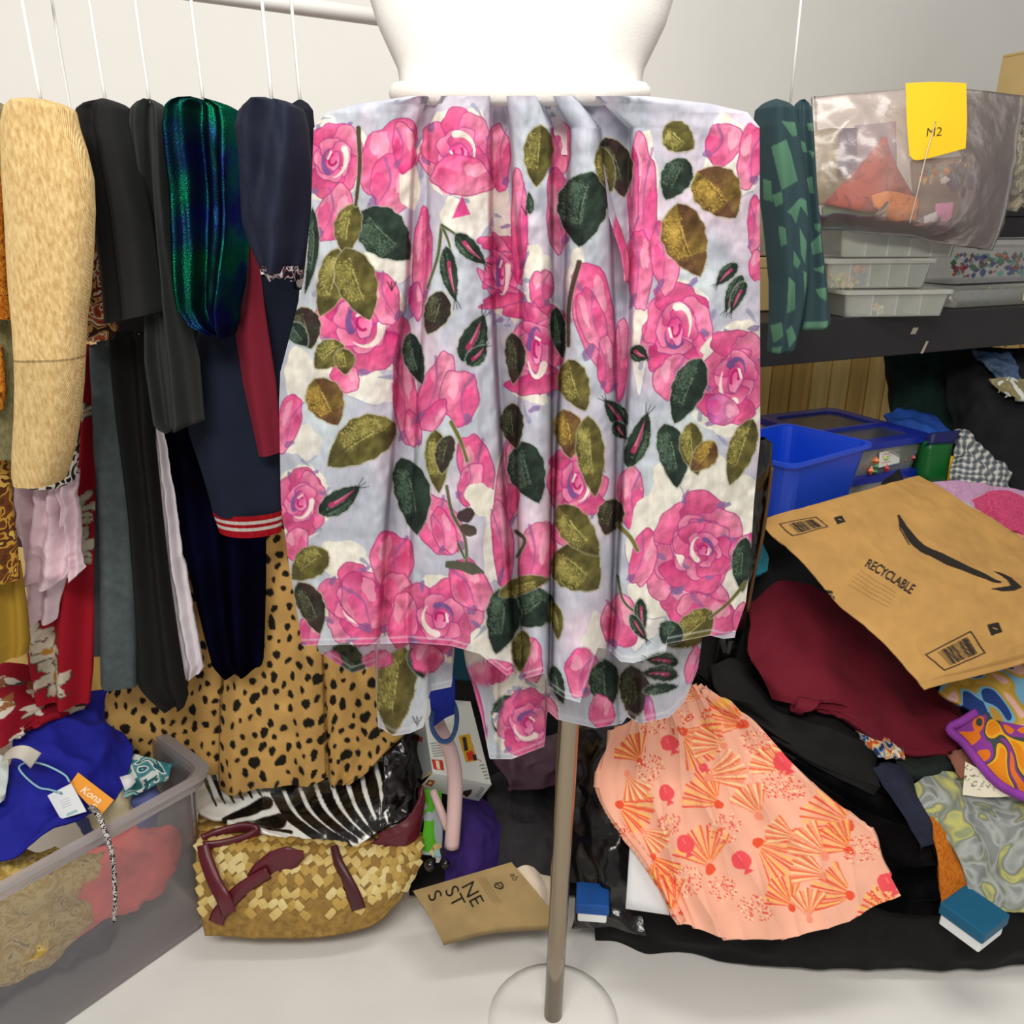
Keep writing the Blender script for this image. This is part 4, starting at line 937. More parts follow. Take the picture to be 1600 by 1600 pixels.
tubeline('tag_string', [vat(109, 1222, 1.18), vat(100, 1210, 1.185), vat(70, 1195, 1.19), vat(45, 1191, 1.20), vat(30, 1198, 1.20), vat(38, 1212, 1.19), vat(60, 1230, 1.18), vat(78, 1234, 1.175), vat(95, 1239, 1.168)], .0017, M['string'], bl, ns=8, nseg=70)
M['satin'] = mat('satin_ribbon', (206, 200, 188), .35, .05, 20, .05, spec=.6)
patch('care_label', [[(8, 1176, 1.19), (24, 1166, 1.17), (44, 1166, 1.17), (65, 1177, 1.18)], [(2, 1190, 1.18), (20, 1185, 1.16), (34, 1188, 1.16), (48, 1201, 1.17)]], M['satin'], 24, 8, 0, thick=.0008, parent=bl)
M['cord'] = print_mat('black_white_cord', [(22, 22, 22), (30, 28, 28), (222, 218, 214), (20, 20, 20), (214, 206, 200)], 170, .6)
tag(tubeline('patterned_cord', [vat(141, 1262, 1.165), vat(150, 1268, 1.15), vat(158, 1282, 1.14), vat(166, 1304, 1.13), vat(174, 1330, 1.12), vat(178, 1360, 1.11), vat(180, 1400, 1.095), vat(178, 1440, 1.085)], .0052, M['cord'], ns=12, nseg=60, r2=.0034), 'black and white patterned cord hanging over the tub rim', 'cord')
tag(patch('teal_leaf_garment', [[(196, 1176, 1.36), (230, 1184, 1.37), (268, 1196, 1.38)], [(186, 1215, 1.31), (226, 1220, 1.32), (262, 1214, 1.34)], [(170, 1246, 1.26), (206, 1240, 1.28), (240, 1226, 1.31)]], M['tealprint'], 50, 50, .008, 18), 'teal and white leaf print garment at the tub corner', 'garment')
tag(patch('mint_garment', [[(-30, 1180, 1.22), (-5, 1178, 1.22), (14, 1186, 1.22)], [(-30, 1220, 1.18), (-5, 1222, 1.18), (12, 1225, 1.18)], [(-30, 1260, 1.14), (-8, 1258, 1.14), (0, 1250, 1.14)]], mat('mint_white', (206, 216, 212), .8, .1), 30, 30, .008, 18), 'pale mint garment at the left edge of the tub', 'garment')
card('white_label', [(187, 1214), (208, 1208), (212, 1222), (196, 1236)], [1.27, 1.28, 1.27, 1.25], M['card'], None)
tag(bpy.data.objects['white_label'], 'small white paper tag on the teal leaf print', 'tag')
# red flowered cloth lying behind the tub
RC2 = Canvas(-40, 1020, 160, 1220, (150, 20, 40), 2)
rs = np.random.RandomState(8)
for k in range(16):
    x, y = rs.uniform(-40, 150), rs.uniform(1060, 1200)
    for j in range(5):
        a = rs.uniform(-.7, .3); p = blob(x + rs.uniform(-14, 14), y + rs.uniform(-8, 8), rs.uniform(10, 22), rs.uniform(3, 7), a, .2, 20, k * 5 + j)
        RC2.fill(p, [(222, 214, 200), (70, 64, 60), (200, 190, 170), (150, 96, 60)][j % 4])
tag(patch('red_flower_scarf', [[(-40, 1040, 1.34), (20, 1036, 1.36), (80, 1050, 1.40), (142, 1085, 1.44)], [(-40, 1080, 1.30), (20, 1085, 1.31), (80, 1090, 1.36), (140, 1102, 1.41)], [(-40, 1130, 1.24), (10, 1120, 1.26), (60, 1112, 1.32), (120, 1110, 1.37)], [(-40, 1180, 1.20), (0, 1170, 1.22), (26, 1150, 1.26), (60, 1130, 1.30)]],
          vmat('red_flower_cloth'), 110, 110, .008, 12, canvas=RC2), 'red cloth with white flowers lying behind the tub', 'garment')
# straw bag
M['straw'] = [mat('straw_%s' % n_, c, .55, .2, 60, .3, 200, spec=.4) for n_, c in (('pale', (214, 188, 116)), ('gold', (190, 156, 78)), ('brown', (150, 116, 54)), ('light', (226, 206, 144)))]
M['maroon_leather'] = mat('maroon_leather', (92, 20, 36), .38, .1, 20, .1, 300, spec=.5)
bag = thing('straw_bag', at(480, 1440, 1.30) * np.array([1, 1, 0]), 'woven straw bag with maroon leather handles', 'bag')
bctrl = [[(312, 1262, 1.42), (400, 1270, 1.44), (500, 1282, 1.45), (590, 1290, 1.44), (652, 1290, 1.42)],
         [(308, 1310, 1.30), (400, 1310, 1.31), (500, 1315, 1.32), (600, 1318, 1.32), (660, 1312, 1.33)],
         [(306, 1360, 1.25), (400, 1362, 1.25), (500, 1365, 1.255), (600, 1366, 1.27), (656, 1352, 1.30)],
         [(312, 1420, 1.215), (400, 1424, 1.215), (500, 1426, 1.22), (590, 1410, 1.24), (640, 1380, 1.28)],
         [(320, 1462, 1.20), (400, 1466, 1.20), (500, 1464, 1.205), (580, 1446, 1.225), (625, 1406, 1.26)]]
o, P, Nn, G = patch('body', bctrl, mat('straw_base', (150, 118, 60), .7, .3, 80, .5, 150), 80, 60, .002, 30, thick=.02, parent=bag, keep=True)
sv = [(x, y, z) for z in (-.5, .5) for x, y in ((-.5, -.42), (.5, -.42), (.5, .42), (-.5, .42))]
strip_me = []
for mm in M['straw']:
    me = bpy.data.meshes.new('straw_strip')
    me.from_pydata([(-.5, -.46, 0), (0, -.5, .32), (.5, -.46, 0), (.5, .46, 0), (0, .5, .32), (-.5, .46, 0), (-.5, 0, .12), (0, 0, .5), (.5, 0, .12)], [], [(0, 1, 7, 6), (1, 2, 8, 7), (6, 7, 4, 5), (7, 8, 3, 4)])
    me.materials.append(mm); strip_me.append(me)
rs = random.Random(2); NI, NJ = 28, 11
for j in range(NJ):
    for i in range(NI):
        if j >= NJ - 1 and i % 3: continue
        u = (i + .5 + .5 * (j % 2)) / NI; v = (j + .5) / (NJ + 2.5)
        if u > .995: continue
        a, b = int(v * 59), int(u * 79)
        p, n_ = Vector(P[a, b]), Vector(Nn[a, b])
        if n_.y > 0 or n_.dot(Vector((0, 0, CAMZ)) - p) < 0: n_ = -n_ if n_.dot(Vector((0, 0, CAMZ)) - p) < 0 else n_
        du = Vector(P[a, min(79, b + 1)] - P[a, max(0, b - 1)]).normalized()
        dv = n_.cross(du).normalized()
        ang = math.radians(42 if (i + j) % 2 else -48) + rs.uniform(-.12, .12)
        ex_ = du * math.cos(ang) + dv * math.sin(ang); ey_ = n_.cross(ex_)
        Lx, Ly, Lz = .0225 * rs.uniform(.9, 1.1), .0155 * rs.uniform(.9, 1.1), .007
        Mx = Matrix(((ex_.x * Lx, ey_.x * Ly, n_.x * Lz, p.x), (ex_.y * Lx, ey_.y * Ly, n_.y * Lz, p.y), (ex_.z * Lx, ey_.z * Ly, n_.z * Lz, p.z), (0, 0, 0, 1)))
        so = bpy.data.objects.new('straw_strip', strip_me[rs.choices(range(4), (4, 4, 2, 3))[0]])
        COL.objects.link(so); so.parent = bag
        so.matrix_local = Matrix.Translation(-Vector(ORG[bag.name])) @ Mx
def strap(name, pts, w, th, m, parent, nseg=40):
    """flat leather strip along (px,py,depth) points with a pixel width"""
    Q = crmat(nseg, len(pts)) @ np.array(pts, float); W_ = np.interp(np.linspace(0, 1, nseg), np.linspace(0, 1, len(w)), w)
    T = np.gradient(Q[:, :2], axis=0); T /= np.maximum(1e-6, np.linalg.norm(T, axis=1, keepdims=True)); Nn_ = np.stack([-T[:, 1], T[:, 0]], -1)
    C = np.stack([np.stack([Q[:, 0] + f * Nn_[:, 0] * W_, Q[:, 1] + f * Nn_[:, 1] * W_, Q[:, 2] - .004 * (1 - 4 * f * f)], -1) for f in np.linspace(-.5, .5, 7)], 1)
    o = mesh_obj(name, at(C[..., 0], C[..., 1], C[..., 2]).reshape(-1, 3), gridfaces(nseg, 7), m, parent); solid(o, th); return o
hd = strap('handle_tab', [(474, 1335, 1.265), (455, 1340, 1.262), (432, 1350, 1.258), (408, 1366, 1.25), (392, 1378, 1.245)], [6, 38, 44, 38, 20], .004, M['maroon_leather'], bag)
strap('handle', [(420, 1362, 1.245), (396, 1376, 1.238), (370, 1396, 1.225), (345, 1424, 1.205), (338, 1440, 1.20)], [16, 18, 20, 20, 20], .005, M['maroon_leather'], bag)
strap('handle', [(318, 1320, 1.27), (324, 1345, 1.25), (336, 1376, 1.225), (350, 1402, 1.205), (358, 1425, 1.20)], [14, 16, 18, 20, 20], .005, M['maroon_leather'], bag)
strap('handle', [(316, 1312, 1.30), (345, 1300, 1.32), (380, 1292, 1.33), (400, 1296, 1.325), (386, 1308, 1.31), (350, 1318, 1.29), (318, 1322, 1.28)], [14, 12, 12, 10, 12, 12, 12], .004, M['maroon_leather'], bag)
strap('handle', [(522, 1322, 1.30), (528, 1345, 1.275), (540, 1370, 1.255), (552, 1396, 1.24), (560, 1420, 1.23)], [7, 10, 15, 20, 22], .004, mat('dark_maroon_leather', (72, 22, 32), .4, .1, 20, .1, spec=.5), bag)
# zebra bag on top of the straw bag
ZC = Canvas(290, 1160, 680, 1345, (244, 246, 242), 2)
def zs(pts, w0, w1): ZC.stroke(curve(pts, 14), w0, (22, 18, 18), 1, w1)
for k in range(6): zs([(312 + k * 17, 1192 + k * 3), (322 + k * 16, 1222 + k * 2), (338 + k * 14, 1260 - k * 3)], 11, 3)
zs([(416, 1256), (380, 1270), (345, 1284)], 22, 4); zs([(436, 1284), (400, 1288), (372, 1288)], 24, 8); zs([(470, 1222), (440, 1230), (410, 1236)], 16, 5); zs([(455, 1302), (420, 1296), (390, 1290)], 6, 3)
for k in range(8): zs([(432 + k * 24, 1240 - k * 7), (452 + k * 22, 1276 - k * 6), (490 + k * 17, 1304 - k * 6), (530 + k * 12, 1322 - k * 5)], 19, 10)
for k in range(7): zs([(520 + k * 12, 1318 - k * 6), (540 + k * 9, 1328 - k * 6)], 9, 4)
zb = thing('zebra_bag', at(480, 1330, 1.36), 'glossy black and white zebra print bag with maroon base', 'bag')
M['zebra'] = vmat('zebra_patent', .22, 0, .6, .25, 40, .006)
patch('zebra_front', [[(300, 1160, 1.53), (380, 1160, 1.53), (460, 1165, 1.53), (540, 1150, 1.53), (612, 1130, 1.52)],
                      [(304, 1210, 1.475), (380, 1215, 1.47), (460, 1222, 1.47), (540, 1205, 1.47), (614, 1170, 1.47)],
                      [(306, 1255, 1.40), (380, 1268, 1.385), (460, 1280, 1.375), (550, 1260, 1.375), (614, 1222, 1.39)],
                      [(312, 1272, 1.37), (380, 1290, 1.34), (470, 1318, 1.315), (550, 1322, 1.31), (606, 1285, 1.34)]], M['zebra'], 190, 100, .007, 16, thick=.01, canvas=ZC, parent=zb)
M['blackgloss'] = mat('black_gloss', (12, 10, 12), .2, .2, 20, .4, 30, spec=.6, dist=.006)
patch('black_side', [[(596, 1160, 1.44), (630, 1140, 1.46), (652, 1150, 1.48)], [(600, 1210, 1.38), (635, 1200, 1.40), (658, 1200, 1.44)], [(600, 1260, 1.35), (636, 1250, 1.37), (660, 1240, 1.41)], [(590, 1300, 1.33), (630, 1280, 1.35), (660, 1262, 1.39)]], M['blackgloss'], 40, 40, .008, 20, thick=.01, parent=zb)
patch('maroon_base', [[(592, 1302, 1.325), (618, 1290, 1.325), (640, 1275, 1.335), (656, 1248, 1.36), (662, 1228, 1.38)], [(590, 1312, 1.315), (616, 1312, 1.312), (640, 1300, 1.32), (658, 1272, 1.345), (664, 1246, 1.37)], [(578, 1318, 1.315), (612, 1335, 1.308), (636, 1330, 1.31), (656, 1300, 1.335), (662, 1268, 1.36)]], M['maroon_leather'], 40, 30, .002, 30, thick=.012, parent=zb)
# brick-toy box
def facebox(name, corners, m, parent): pass
BXC = {}
tbx = thing('toy_box', at(700, 1250, 1.42), 'white toy brick box with red logo squares leaning behind the pink tube', 'box')
A_, B_, C_, D_ = (672, 1204, 1.40), (768, 1226, 1.40), (735, 1085, 1.55), (655, 1090, 1.55)      # front face: near-left, near-right, far-right, far-left
F1 = Canvas(630, 1070, 780, 1230, (214, 218, 212), 3)
F1.fill([(716, 1150), (734, 1146), (746, 1188), (728, 1192)], (206, 160, 40)); F1.fill([(722, 1152), (728, 1151), (732, 1172), (726, 1174)], (50, 44, 30)); F1.fill([(728, 1176), (738, 1172), (744, 1186), (732, 1189)], (200, 52, 30)); F1.fill([(738, 1180), (744, 1178), (746, 1188), (740, 1189)], (40, 34, 30))
F1.fill([(674, 1186), (692, 1188), (694, 1204), (678, 1202)], (190, 44, 32)); F1.fill([(680, 1188), (686, 1189), (688, 1202), (683, 1201)], (228, 214, 180))
for k in range(5): F1.stroke([(750 + k * 2.2, 1196 + k * 5.2), (756 + k * 2.0, 1195 + k * 5.2)], 2, (90, 86, 80), .8)
for k in range(6): F1.stroke([(673 + k * .9, 1162 + k * 4), (688 + k * .9, 1160 + k * 4)], 1.4, (90, 96, 96), .8)
F1.stroke([(747, 1186), (752, 1190)], 2, (206, 130, 120)); 
patch('box_front', [[(658, 1090, 1.50), (735, 1096, 1.50)], [(676, 1208, 1.40), (768, 1226, 1.40)]], vmat('box_print', .5), 100, 120, 0, thick=.002, canvas=F1, parent=tbx)
F2 = Canvas(640, 1195, 780, 1265, (226, 230, 226), 3)
F2.fill([(670, 1218), (680, 1220), (675, 1229), (664, 1226)], (190, 44, 32)); F2.fill([(671, 1221), (676, 1222), (673, 1226), (668, 1225)], (236, 214, 160)); F2.fill([(724, 1236), (738, 1233), (736, 1240), (730, 1246), (722, 1241)], (70, 50, 34))
for k in range(5): F2.stroke([(744 + k * 2, 1243 - k * 3.2), (748 + k * 2, 1246 - k * 3.2)], 1.6, (90, 90, 90), .8)
patch('box_end', [[(676, 1208, 1.40), (768, 1226, 1.40)], [(655, 1232, 1.43), (748, 1252, 1.43)]], vmat('box_print_end', .5), 100, 60, 0, thick=.002, canvas=F2, parent=tbx)
F3 = Canvas(630, 1080, 690, 1240, (150, 158, 160), 3)
F3.fill([(653, 1150), (661, 1152), (659, 1160), (652, 1158)], (150, 50, 48)); F3.fill([(655, 1206), (661, 1204), (659, 1218), (652, 1222)], (150, 50, 48)); F3.stroke([(672, 1207), (654, 1232)], 5, (206, 180, 90), .8)
patch('box_side', [[(640, 1108, 1.54), (658, 1090, 1.50)], [(652, 1222, 1.44), (676, 1208, 1.40)]], vmat('box_print_side', .5), 30, 100, 0, thick=.002, canvas=F3, parent=tbx)
# green case under it, pink tube, hair tie
tag(patch('green_case', [[(656, 1232, 1.40), (672, 1234, 1.40), (690, 1236, 1.41)], [(662, 1290, 1.36), (676, 1292, 1.36), (692, 1292, 1.37)], [(652, 1334, 1.33), (668, 1336, 1.33), (690, 1338, 1.34)]], print_mat('lime_grey', [(80, 170, 40), (92, 180, 44), (170, 180, 186), (180, 188, 192)], 12, .3), 30, 40, .001, thick=.02), 'lime green and grey case under the white toy box', 'case')
M['pinkskin'] = mat('pale_pink_vinyl', (216, 184, 182), .35, .04, 8, .05, spec=.45)
tag(tubeline('pink_tube', [vat(680, 1120, 1.41), vat(690, 1145, 1.37), vat(704, 1175, 1.345), vat(711, 1215, 1.32), vat(710, 1265, 1.30), vat(706, 1322, 1.29)], .0150, M['pinkskin'], ns=24, nseg=40), 'smooth pale pink bent tube standing among the clutter', 'tube')
tag(tubeline('pink_rod', [vat(676, 1236, 1.39), vat(688, 1265, 1.36), vat(700, 1295, 1.34)], .0085, M['pinkskin'], ns=16, nseg=16), 'thin pale pink rod behind the bent pink tube', 'tube')
tag(tubeline('hair_tie', [vat(675, 1120, 1.345), vat(676, 1140, 1.335), vat(688, 1157, 1.33), vat(703, 1156, 1.33), vat(712, 1138, 1.335), vat(713, 1112, 1.345), vat(704, 1094, 1.40), vat(684, 1098, 1.40)], .0048, mat('denim_blue_band', (60, 90, 140), .8, .2, 150, .5, 300), closed=True, nseg=80), 'denim blue fabric loop around the pink tube', 'band')
tag(patch('royal_blue_cloth', [[(668, 1060, 1.36), (690, 1060, 1.36), (711, 1060, 1.36)], [(672, 1100, 1.36), (692, 1098, 1.355), (711, 1096, 1.36)], [(676, 1136, 1.36), (694, 1124, 1.355), (711, 1116, 1.36)]], mat('royal_blue', (22, 40, 150), .7), 24, 24, .003, 20), 'royal blue cloth hanging just below the dress hem', 'garment')
tag(patch('teal_cloth', [[(706, 1000, 1.50), (742, 1000, 1.50)], [(706, 1030, 1.49), (742, 1030, 1.49)], [(708, 1062, 1.48), (742, 1064, 1.48)]], mat('deep_teal', (16, 62, 78), .8), 16, 16, .003, 20), 'deep teal cloth seen through the gap in the hem', 'garment')
tag(patch('purple_garment', [[(708, 1240, 1.42), (740, 1245, 1.44), (775, 1262, 1.44)], [(696, 1290, 1.36), (740, 1285, 1.34), (786, 1290, 1.38)], [(690, 1340, 1.31), (740, 1335, 1.29), (786, 1320, 1.34)], [(690, 1385, 1.27), (740, 1375, 1.26), (780, 1360, 1.30)]], mat('purple_jersey', (50, 30, 98), .85, .15), 50, 50, .010, 14), 'dark purple crumpled garment behind the cardboard box', 'garment')
tag(patch('grey_garment', [[(760, 1215, 1.50), (800, 1205, 1.52), (850, 1225, 1.52), (900, 1230, 1.52)], [(765, 1270, 1.42), (800, 1265, 1.41), (850, 1270, 1.42), (900, 1270, 1.44)], [(775, 1320, 1.34), (810, 1310, 1.33), (860, 1310, 1.34), (900, 1310, 1.36)], [(770, 1380, 1.27), (810, 1365, 1.27), (860, 1375, 1.28), (900, 1380, 1.30)]], mat('dark_grey_fleece', (46, 46, 48), .9, .2, 30, .4, 200), 60, 60, .014, 10), 'dark grey fleece heaped beside the steel pole', 'garment')
tag(patch('plum_scarf', [[(770, 1190, 1.46), (820, 1165, 1.48), (880, 1140, 1.50)], [(790, 1215, 1.43), (830, 1195, 1.43), (885, 1180, 1.45)], [(800, 1236, 1.42), (840, 1232, 1.42), (885, 1226, 1.44)]], mat('plum_sheer', (78, 52, 66), .5, .1, spec=.4), 40, 40, .008, 16), 'sheer plum scarf left of the steel pole', 'scarf')
tag(patch('dark_backdrop_garment', [[(640, 1000, 1.62), (760, 1000, 1.64), (900, 1020, 1.66), (1000, 1060, 1.66)], [(640, 1120, 1.58), (760, 1120, 1.60), (900, 1140, 1.60), (1000, 1160, 1.58)], [(640, 1260, 1.50), (760, 1260, 1.48), (900, 1260, 1.46), (1000, 1280, 1.44)], [(640, 1400, 1.34), (760, 1400, 1.33), (900, 1400, 1.34), (1000, 1420, 1.34)]], M['black2'], 60, 60, .012, 10), 'heap of black clothes in the shade behind the steel pole', 'garment')
# clear gem
gm = clear_mat('cut_glass', (150, 200, 196), .35, .05, .9)
c = at(684, 1335, 1.27); V = [tuple(c + np.array([.017 * math.cos(k * 1.047) * r_, .017 * math.sin(k * 1.047) * r_, z])) for r_, z in ((.55, .02), (1, .006), (.35, -.016)) for k in range(6)]
Fc = [[j * 6 + i, j * 6 + (i + 1) % 6, (j + 1) * 6 + (i + 1) % 6, (j + 1) * 6 + i] for j in range(2) for i in range(6)] + [list(range(6))[::-1], [12 + i for i in range(6)]]
tag(mesh_obj('glass_gem', V, Fc, gm, smooth=False), 'large faceted glass gem beside the straw bag', 'gem')
for k, (x, y, r_) in enumerate(((672, 1352, .012), (696, 1350, .010))):
    c = at(x, y, 1.26); th, ph = np.meshgrid(np.linspace(0, 6.283, 8, endpoint=False), np.linspace(0, math.pi, 6)); Pq = np.stack([np.sin(ph) * np.cos(th), np.sin(ph) * np.sin(th), np.cos(ph)], -1) * r_ + c
    tag(mesh_obj('black_bead', Pq.reshape(-1, 3), gridfaces(6, 8, True), M['blackgloss'], smooth=False), ['faceted black bead left below the glass gem', 'faceted black bead right of the glass gem'][k], 'bead')
# cardboard box
KB = Canvas(620, 1330, 900, 1480, (158, 134, 92), 3)
gx3, gy3 = KB.grid(); KB.a *= 1 + .05 * fbm(np.stack([gx3 * .05, gy3 * .05, 0 * gx3], -1), 3)[..., None]
KB.text('NE', 720, 1384, 31, 62, (26, 22, 18), bold=.025); KB.text('ST', 694, 1391, 31, 62, (26, 22, 18), bold=.025); KB.text('S', 667, 1398, 31, 62, (26, 22, 18), bold=.025)
for k in range(4): KB.stroke([(746 + k * 4, 1371 + k * .2), (770 + k * 4, 1410)], .9, (96, 80, 54), .7)
KB.text('ab', 796, 1366, 14, 58, (40, 34, 26), .3); p = blob(780, 1384, 6, 5, .5, .15, 16, 2); KB.stroke(np.concatenate([p, p[:1]]), 2.2, (44, 36, 28)); KB.stroke([(776, 1382), (784, 1386)], 1.6, (44, 36, 28))
patch('cardboard_box', [[(645, 1392, 1.235), (720, 1370, 1.25), (799, 1347, 1.265)], [(670, 1430, 1.19), (750, 1408, 1.205), (842, 1398, 1.22)], [(690, 1470, 1.15), (780, 1450, 1.165), (880, 1445, 1.18)]], vmat('cardboard_print', .85), 220, 130, 0, thick=.035, canvas=KB, ridge=False)
tag(bpy.data.objects['cardboard_box'], 'flat brown cardboard box with large black letters', 'box')
tag(patch('cream_cloth', [[(806, 1358, 1.275), (825, 1352, 1.28), (862, 1366, 1.29)], [(818, 1380, 1.25), (840, 1378, 1.25), (866, 1390, 1.26)], [(836, 1412, 1.22), (850, 1412, 1.22), (870, 1420, 1.23)]], mat('cream_paper', (222, 206, 186), .8, .06), 24, 24, .006, 18), 'cream cloth tucked between cardboard box and steel pole', 'garment')

# ------------------------------------------------------------------ shelf on the right
M['shelfblack'] = mat('black_shelf', (36, 35, 37), .5, .12, 12, .1, 200, spec=.35)
shp0, shp1 = np.array([.50, 1.815]), np.array([1.62, 2.31])
sd = (shp1 - shp0) / np.linalg.norm(shp1 - shp0); sn_ = np.array([-sd[1], sd[0]]); SYAW = math.atan2(sd[1], sd[0])
def sp(s, d, z): p = shp0 + sd * s + sn_ * d; return (p[0], p[1], z)
def shelf_board(name, s0, s1, d0, d1, z0, z1, m, parent, bev=.003):
    V = [sp(s, d, z) for z in (z0, z1) for s, d in ((s0, d0), (s1, d0), (s1, d1), (s0, d1))]
    o = mesh_obj(name, V, [(0, 3, 2, 1), (4, 5, 6, 7), (0, 1, 5, 4), (1, 2, 6, 5), (2, 3, 7, 6), (3, 0, 4, 7)], m, parent, smooth=False)
    if bev: bevel(o, bev)
    return o
SH = 1.183
shelf = thing('shelf_unit', sp(.6, .2, 0), 'black shelf unit with a thick front edge', 'shelf')
shelf_board('shelf_board', -.10, 1.75, 0.0, .40, SH - .03, SH, M['shelfblack'], shelf)
shelf_board('front_lip', -.10, 1.75, -.012, .010, SH - .098, SH + .002, M['shelfblack'], shelf)
shelf_board('lower_board', .02, 1.75, .02, .40, .66, .69, M['shelfblack'], shelf)
shelf_board('side_post', 1.70, 1.75, 0, .40, 0, 1.95, M['shelfblack'], shelf)
shelf_board('back_post', -.06, -.02, .38, .41, 0, 1.2, M['shelfblack'], shelf)
M['scuff'] = mat('scuff', (170, 160, 150), .6)
a = at(1441, 532, 1.98); 
for (x0, y0, x1, y1, w) in ((1449, 533, 1440, 552, 4), (1431, 512, 1426, 522, 8)):
    mid = sp(0, -.013, 0)
    def onlip(px, py):
        d = np.array([(px - 800) / F_PX, CT + (800 - py) / F_PX * ST, -ST + (800 - py) / F_PX * CT])
        n3 = np.array([sn_[0], sn_[1], 0]); t_ = (np.array(sp(0, -.0135, 0)) @ n3) / (d @ n3 - 0) if False else ((np.array([mid[0], mid[1], 0]) - np.array([0, 0, 0])) @ n3) / (d @ n3)
        return np.array([0, 0, CAMZ]) + d * t_
    P0, P1, P2, P3 = onlip(x0 - w / 2, y0), onlip(x0 + w / 2, y0), onlip(x1 + w / 2, y1), onlip(x1 - w / 2, y1)
    o = mesh_obj('scuff_mark', [P0, P1, P2, P3], [(0, 1, 2, 3)], M['scuff'], shelf, smooth=False); solid(o, .0006)
# clear compartment boxes
M['clearbox'] = clear_mat('clear_box', (236, 240, 230), .24, .2, .5, ior=1.25)
M['clearlid'] = clear_mat('clear_lid', (240, 242, 232), .40, .2, .5)
M['divider'] = clear_mat('box_divider', (246, 248, 240), .6, .25, .4)
BEADS = [mat('bead_%s' % n_, c, .35, .05, 5, 0, spec=.5) for n_, c in (('red', (190, 40, 40)), ('yellow', (226, 190, 40)), ('blue', (40, 60, 160)), ('orange', (230, 120, 40)), ('lime', (180, 210, 110)), ('violet', (90, 50, 130)), ('white', (230, 226, 214)), ('green', (60, 140, 80)), ('aqua', (120, 200, 190)), ('brown', (130, 70, 50)))]
def cluster(name, c, sx, sy, sz, n, cols, label, yaw, seed, r0=.006, parent=None):
    rs = np.random.RandomState(seed); V = []; Fc = []; mi = []
    cs, sn = math.cos(yaw), math.sin(yaw)
    for k in range(n):
        x, y, z = rs.uniform(-.5, .5, 3) * [sx, sy, sz]; r_ = r0 * rs.uniform(.6, 1.3); z = max(z, -sz / 2 + r_ * .6)
        b0 = len(V)
        ax = rs.uniform(.6, 1.4, 3) * r_
        for dx, dy, dz in ((1, 0, 0), (0, 1, 0), (-1, 0, 0), (0, -1, 0), (0, 0, 1), (0, 0, -1)):
            X, Y_ = x + dx * ax[0], y + dy * ax[1]; V.append((c[0] + X * cs - Y_ * sn, c[1] + X * sn + Y_ * cs, c[2] + z + dz * ax[2]))
        for i in range(4): Fc += [(b0 + i, b0 + (i + 1) % 4, b0 + 4), (b0 + (i + 1) % 4, b0 + i, b0 + 5)]; mi += [cols[k % len(cols)]] * 2
    o = mesh_obj(name, V, Fc, BEADS[cols[0]], parent, smooth=False)
    o.data.materials.clear()
    for b_ in BEADS: o.data.materials.append(b_)
    for p, i_ in zip(o.data.polygons, mi): p.material_index = i_
    return tag(o, label, 'beads', kind='stuff')
def compbox(c, sx, sy, h, yaw, ndiv, label, lid=True, cols=None):
    t = thing('compartment_box', c, label, 'box')
    cb1 = tray('box_body', c, sx, sy, h * .86, M['clearbox'], yaw, .93, .002, .001, t, .012)
    for k in range(1, ndiv):
        x = -sx / 2 * .93 + sx * .93 * k / ndiv
        q = (c[0] + x * math.cos(yaw), c[1] + x * math.sin(yaw), c[2] + .003)
        block('divider', q, .003, sy * .92, h * .80, M['divider'], yaw, cb1)
    if lid: plate('lid', rrect(sx * 1.06, sy * 1.06, .014), c, yaw, h * .84, h, M['clearlid'], t)
    return t
def on_shelf(px, Y): return None
# lowest, middle, upper box of the stack
b1c = at(1376, 497, 1.98); zb_ = SH + .002
yb = .12
compbox((.905, 2.035, zb_), .262, .17, .062, yb, 4, 'lowest clear compartment box in the stack on the shelf')
compbox((.862, 2.055, zb_ + .064), .262, .17, .068, yb, 5, 'middle clear compartment box holding coloured beads on the shelf')
compbox((.905, 2.06, zb_ + .134), .285, .18, .082, yb - .08, 5, 'upper clear compartment box, under the big plastic bag')
cluster('bead_pile', (.772, 1.988, zb_ + .064 + .018), .04, .04, .03, 26, [1, 0, 4, 1, 4], 'yellow and red beads inside the middle box', yb, 1, .008)
cluster('bead_pile', (.826, 1.994, zb_ + .064 + .024), .045, .04, .042, 34, [2, 5, 3, 2, 1, 9], 'blue and orange beads inside the middle box', yb, 2, .008)
cluster('bead_pile', (.885, 1.975, zb_ + .014), .03, .03, .02, 14, [6, 1, 6], 'cream beads inside the lowest box', yb, 3, .007)
cluster('bead_pile', (.835, 1.99, zb_ + .134 + .058), .04, .03, .014, 14, [6, 1, 6], 'cream beads inside the upper box', yb, 4, .006)
# low jewel boxes to the right on the shelf
M['darkclear'] = clear_mat('smoky_box', (90, 100, 110), .07, .12, .6, ior=1.2)
def jewel(c, sx, sy, h, yaw, label, m):
    t = thing('jewel_box', c, label, 'box'); tray('box_body', c, sx, sy, h * .8, m, yaw, .96, .002, .001, t, .012); plate('lid', rrect(sx * 1.02, sy * 1.02, .012), c, yaw, h * .82, h, m, t); return t
jewel((1.32, 2.33, SH + .002), .46, .20, .056, SYAW, 'flat clear box of mixed trinkets at the right of the shelf', M['clearbox'])
jewel((1.32, 2.34, SH + .06), .50, .20, .11, SYAW, 'smoky clear box of trinkets on top of the flat one', M['darkclear'])
cluster('trinket_pile', (1.29, 2.235, SH + .026), .34, .03, .035, 90, [7, 9, 8, 6, 1, 9, 7], 'green and brown trinkets inside the flat box', SYAW, 5, .007)
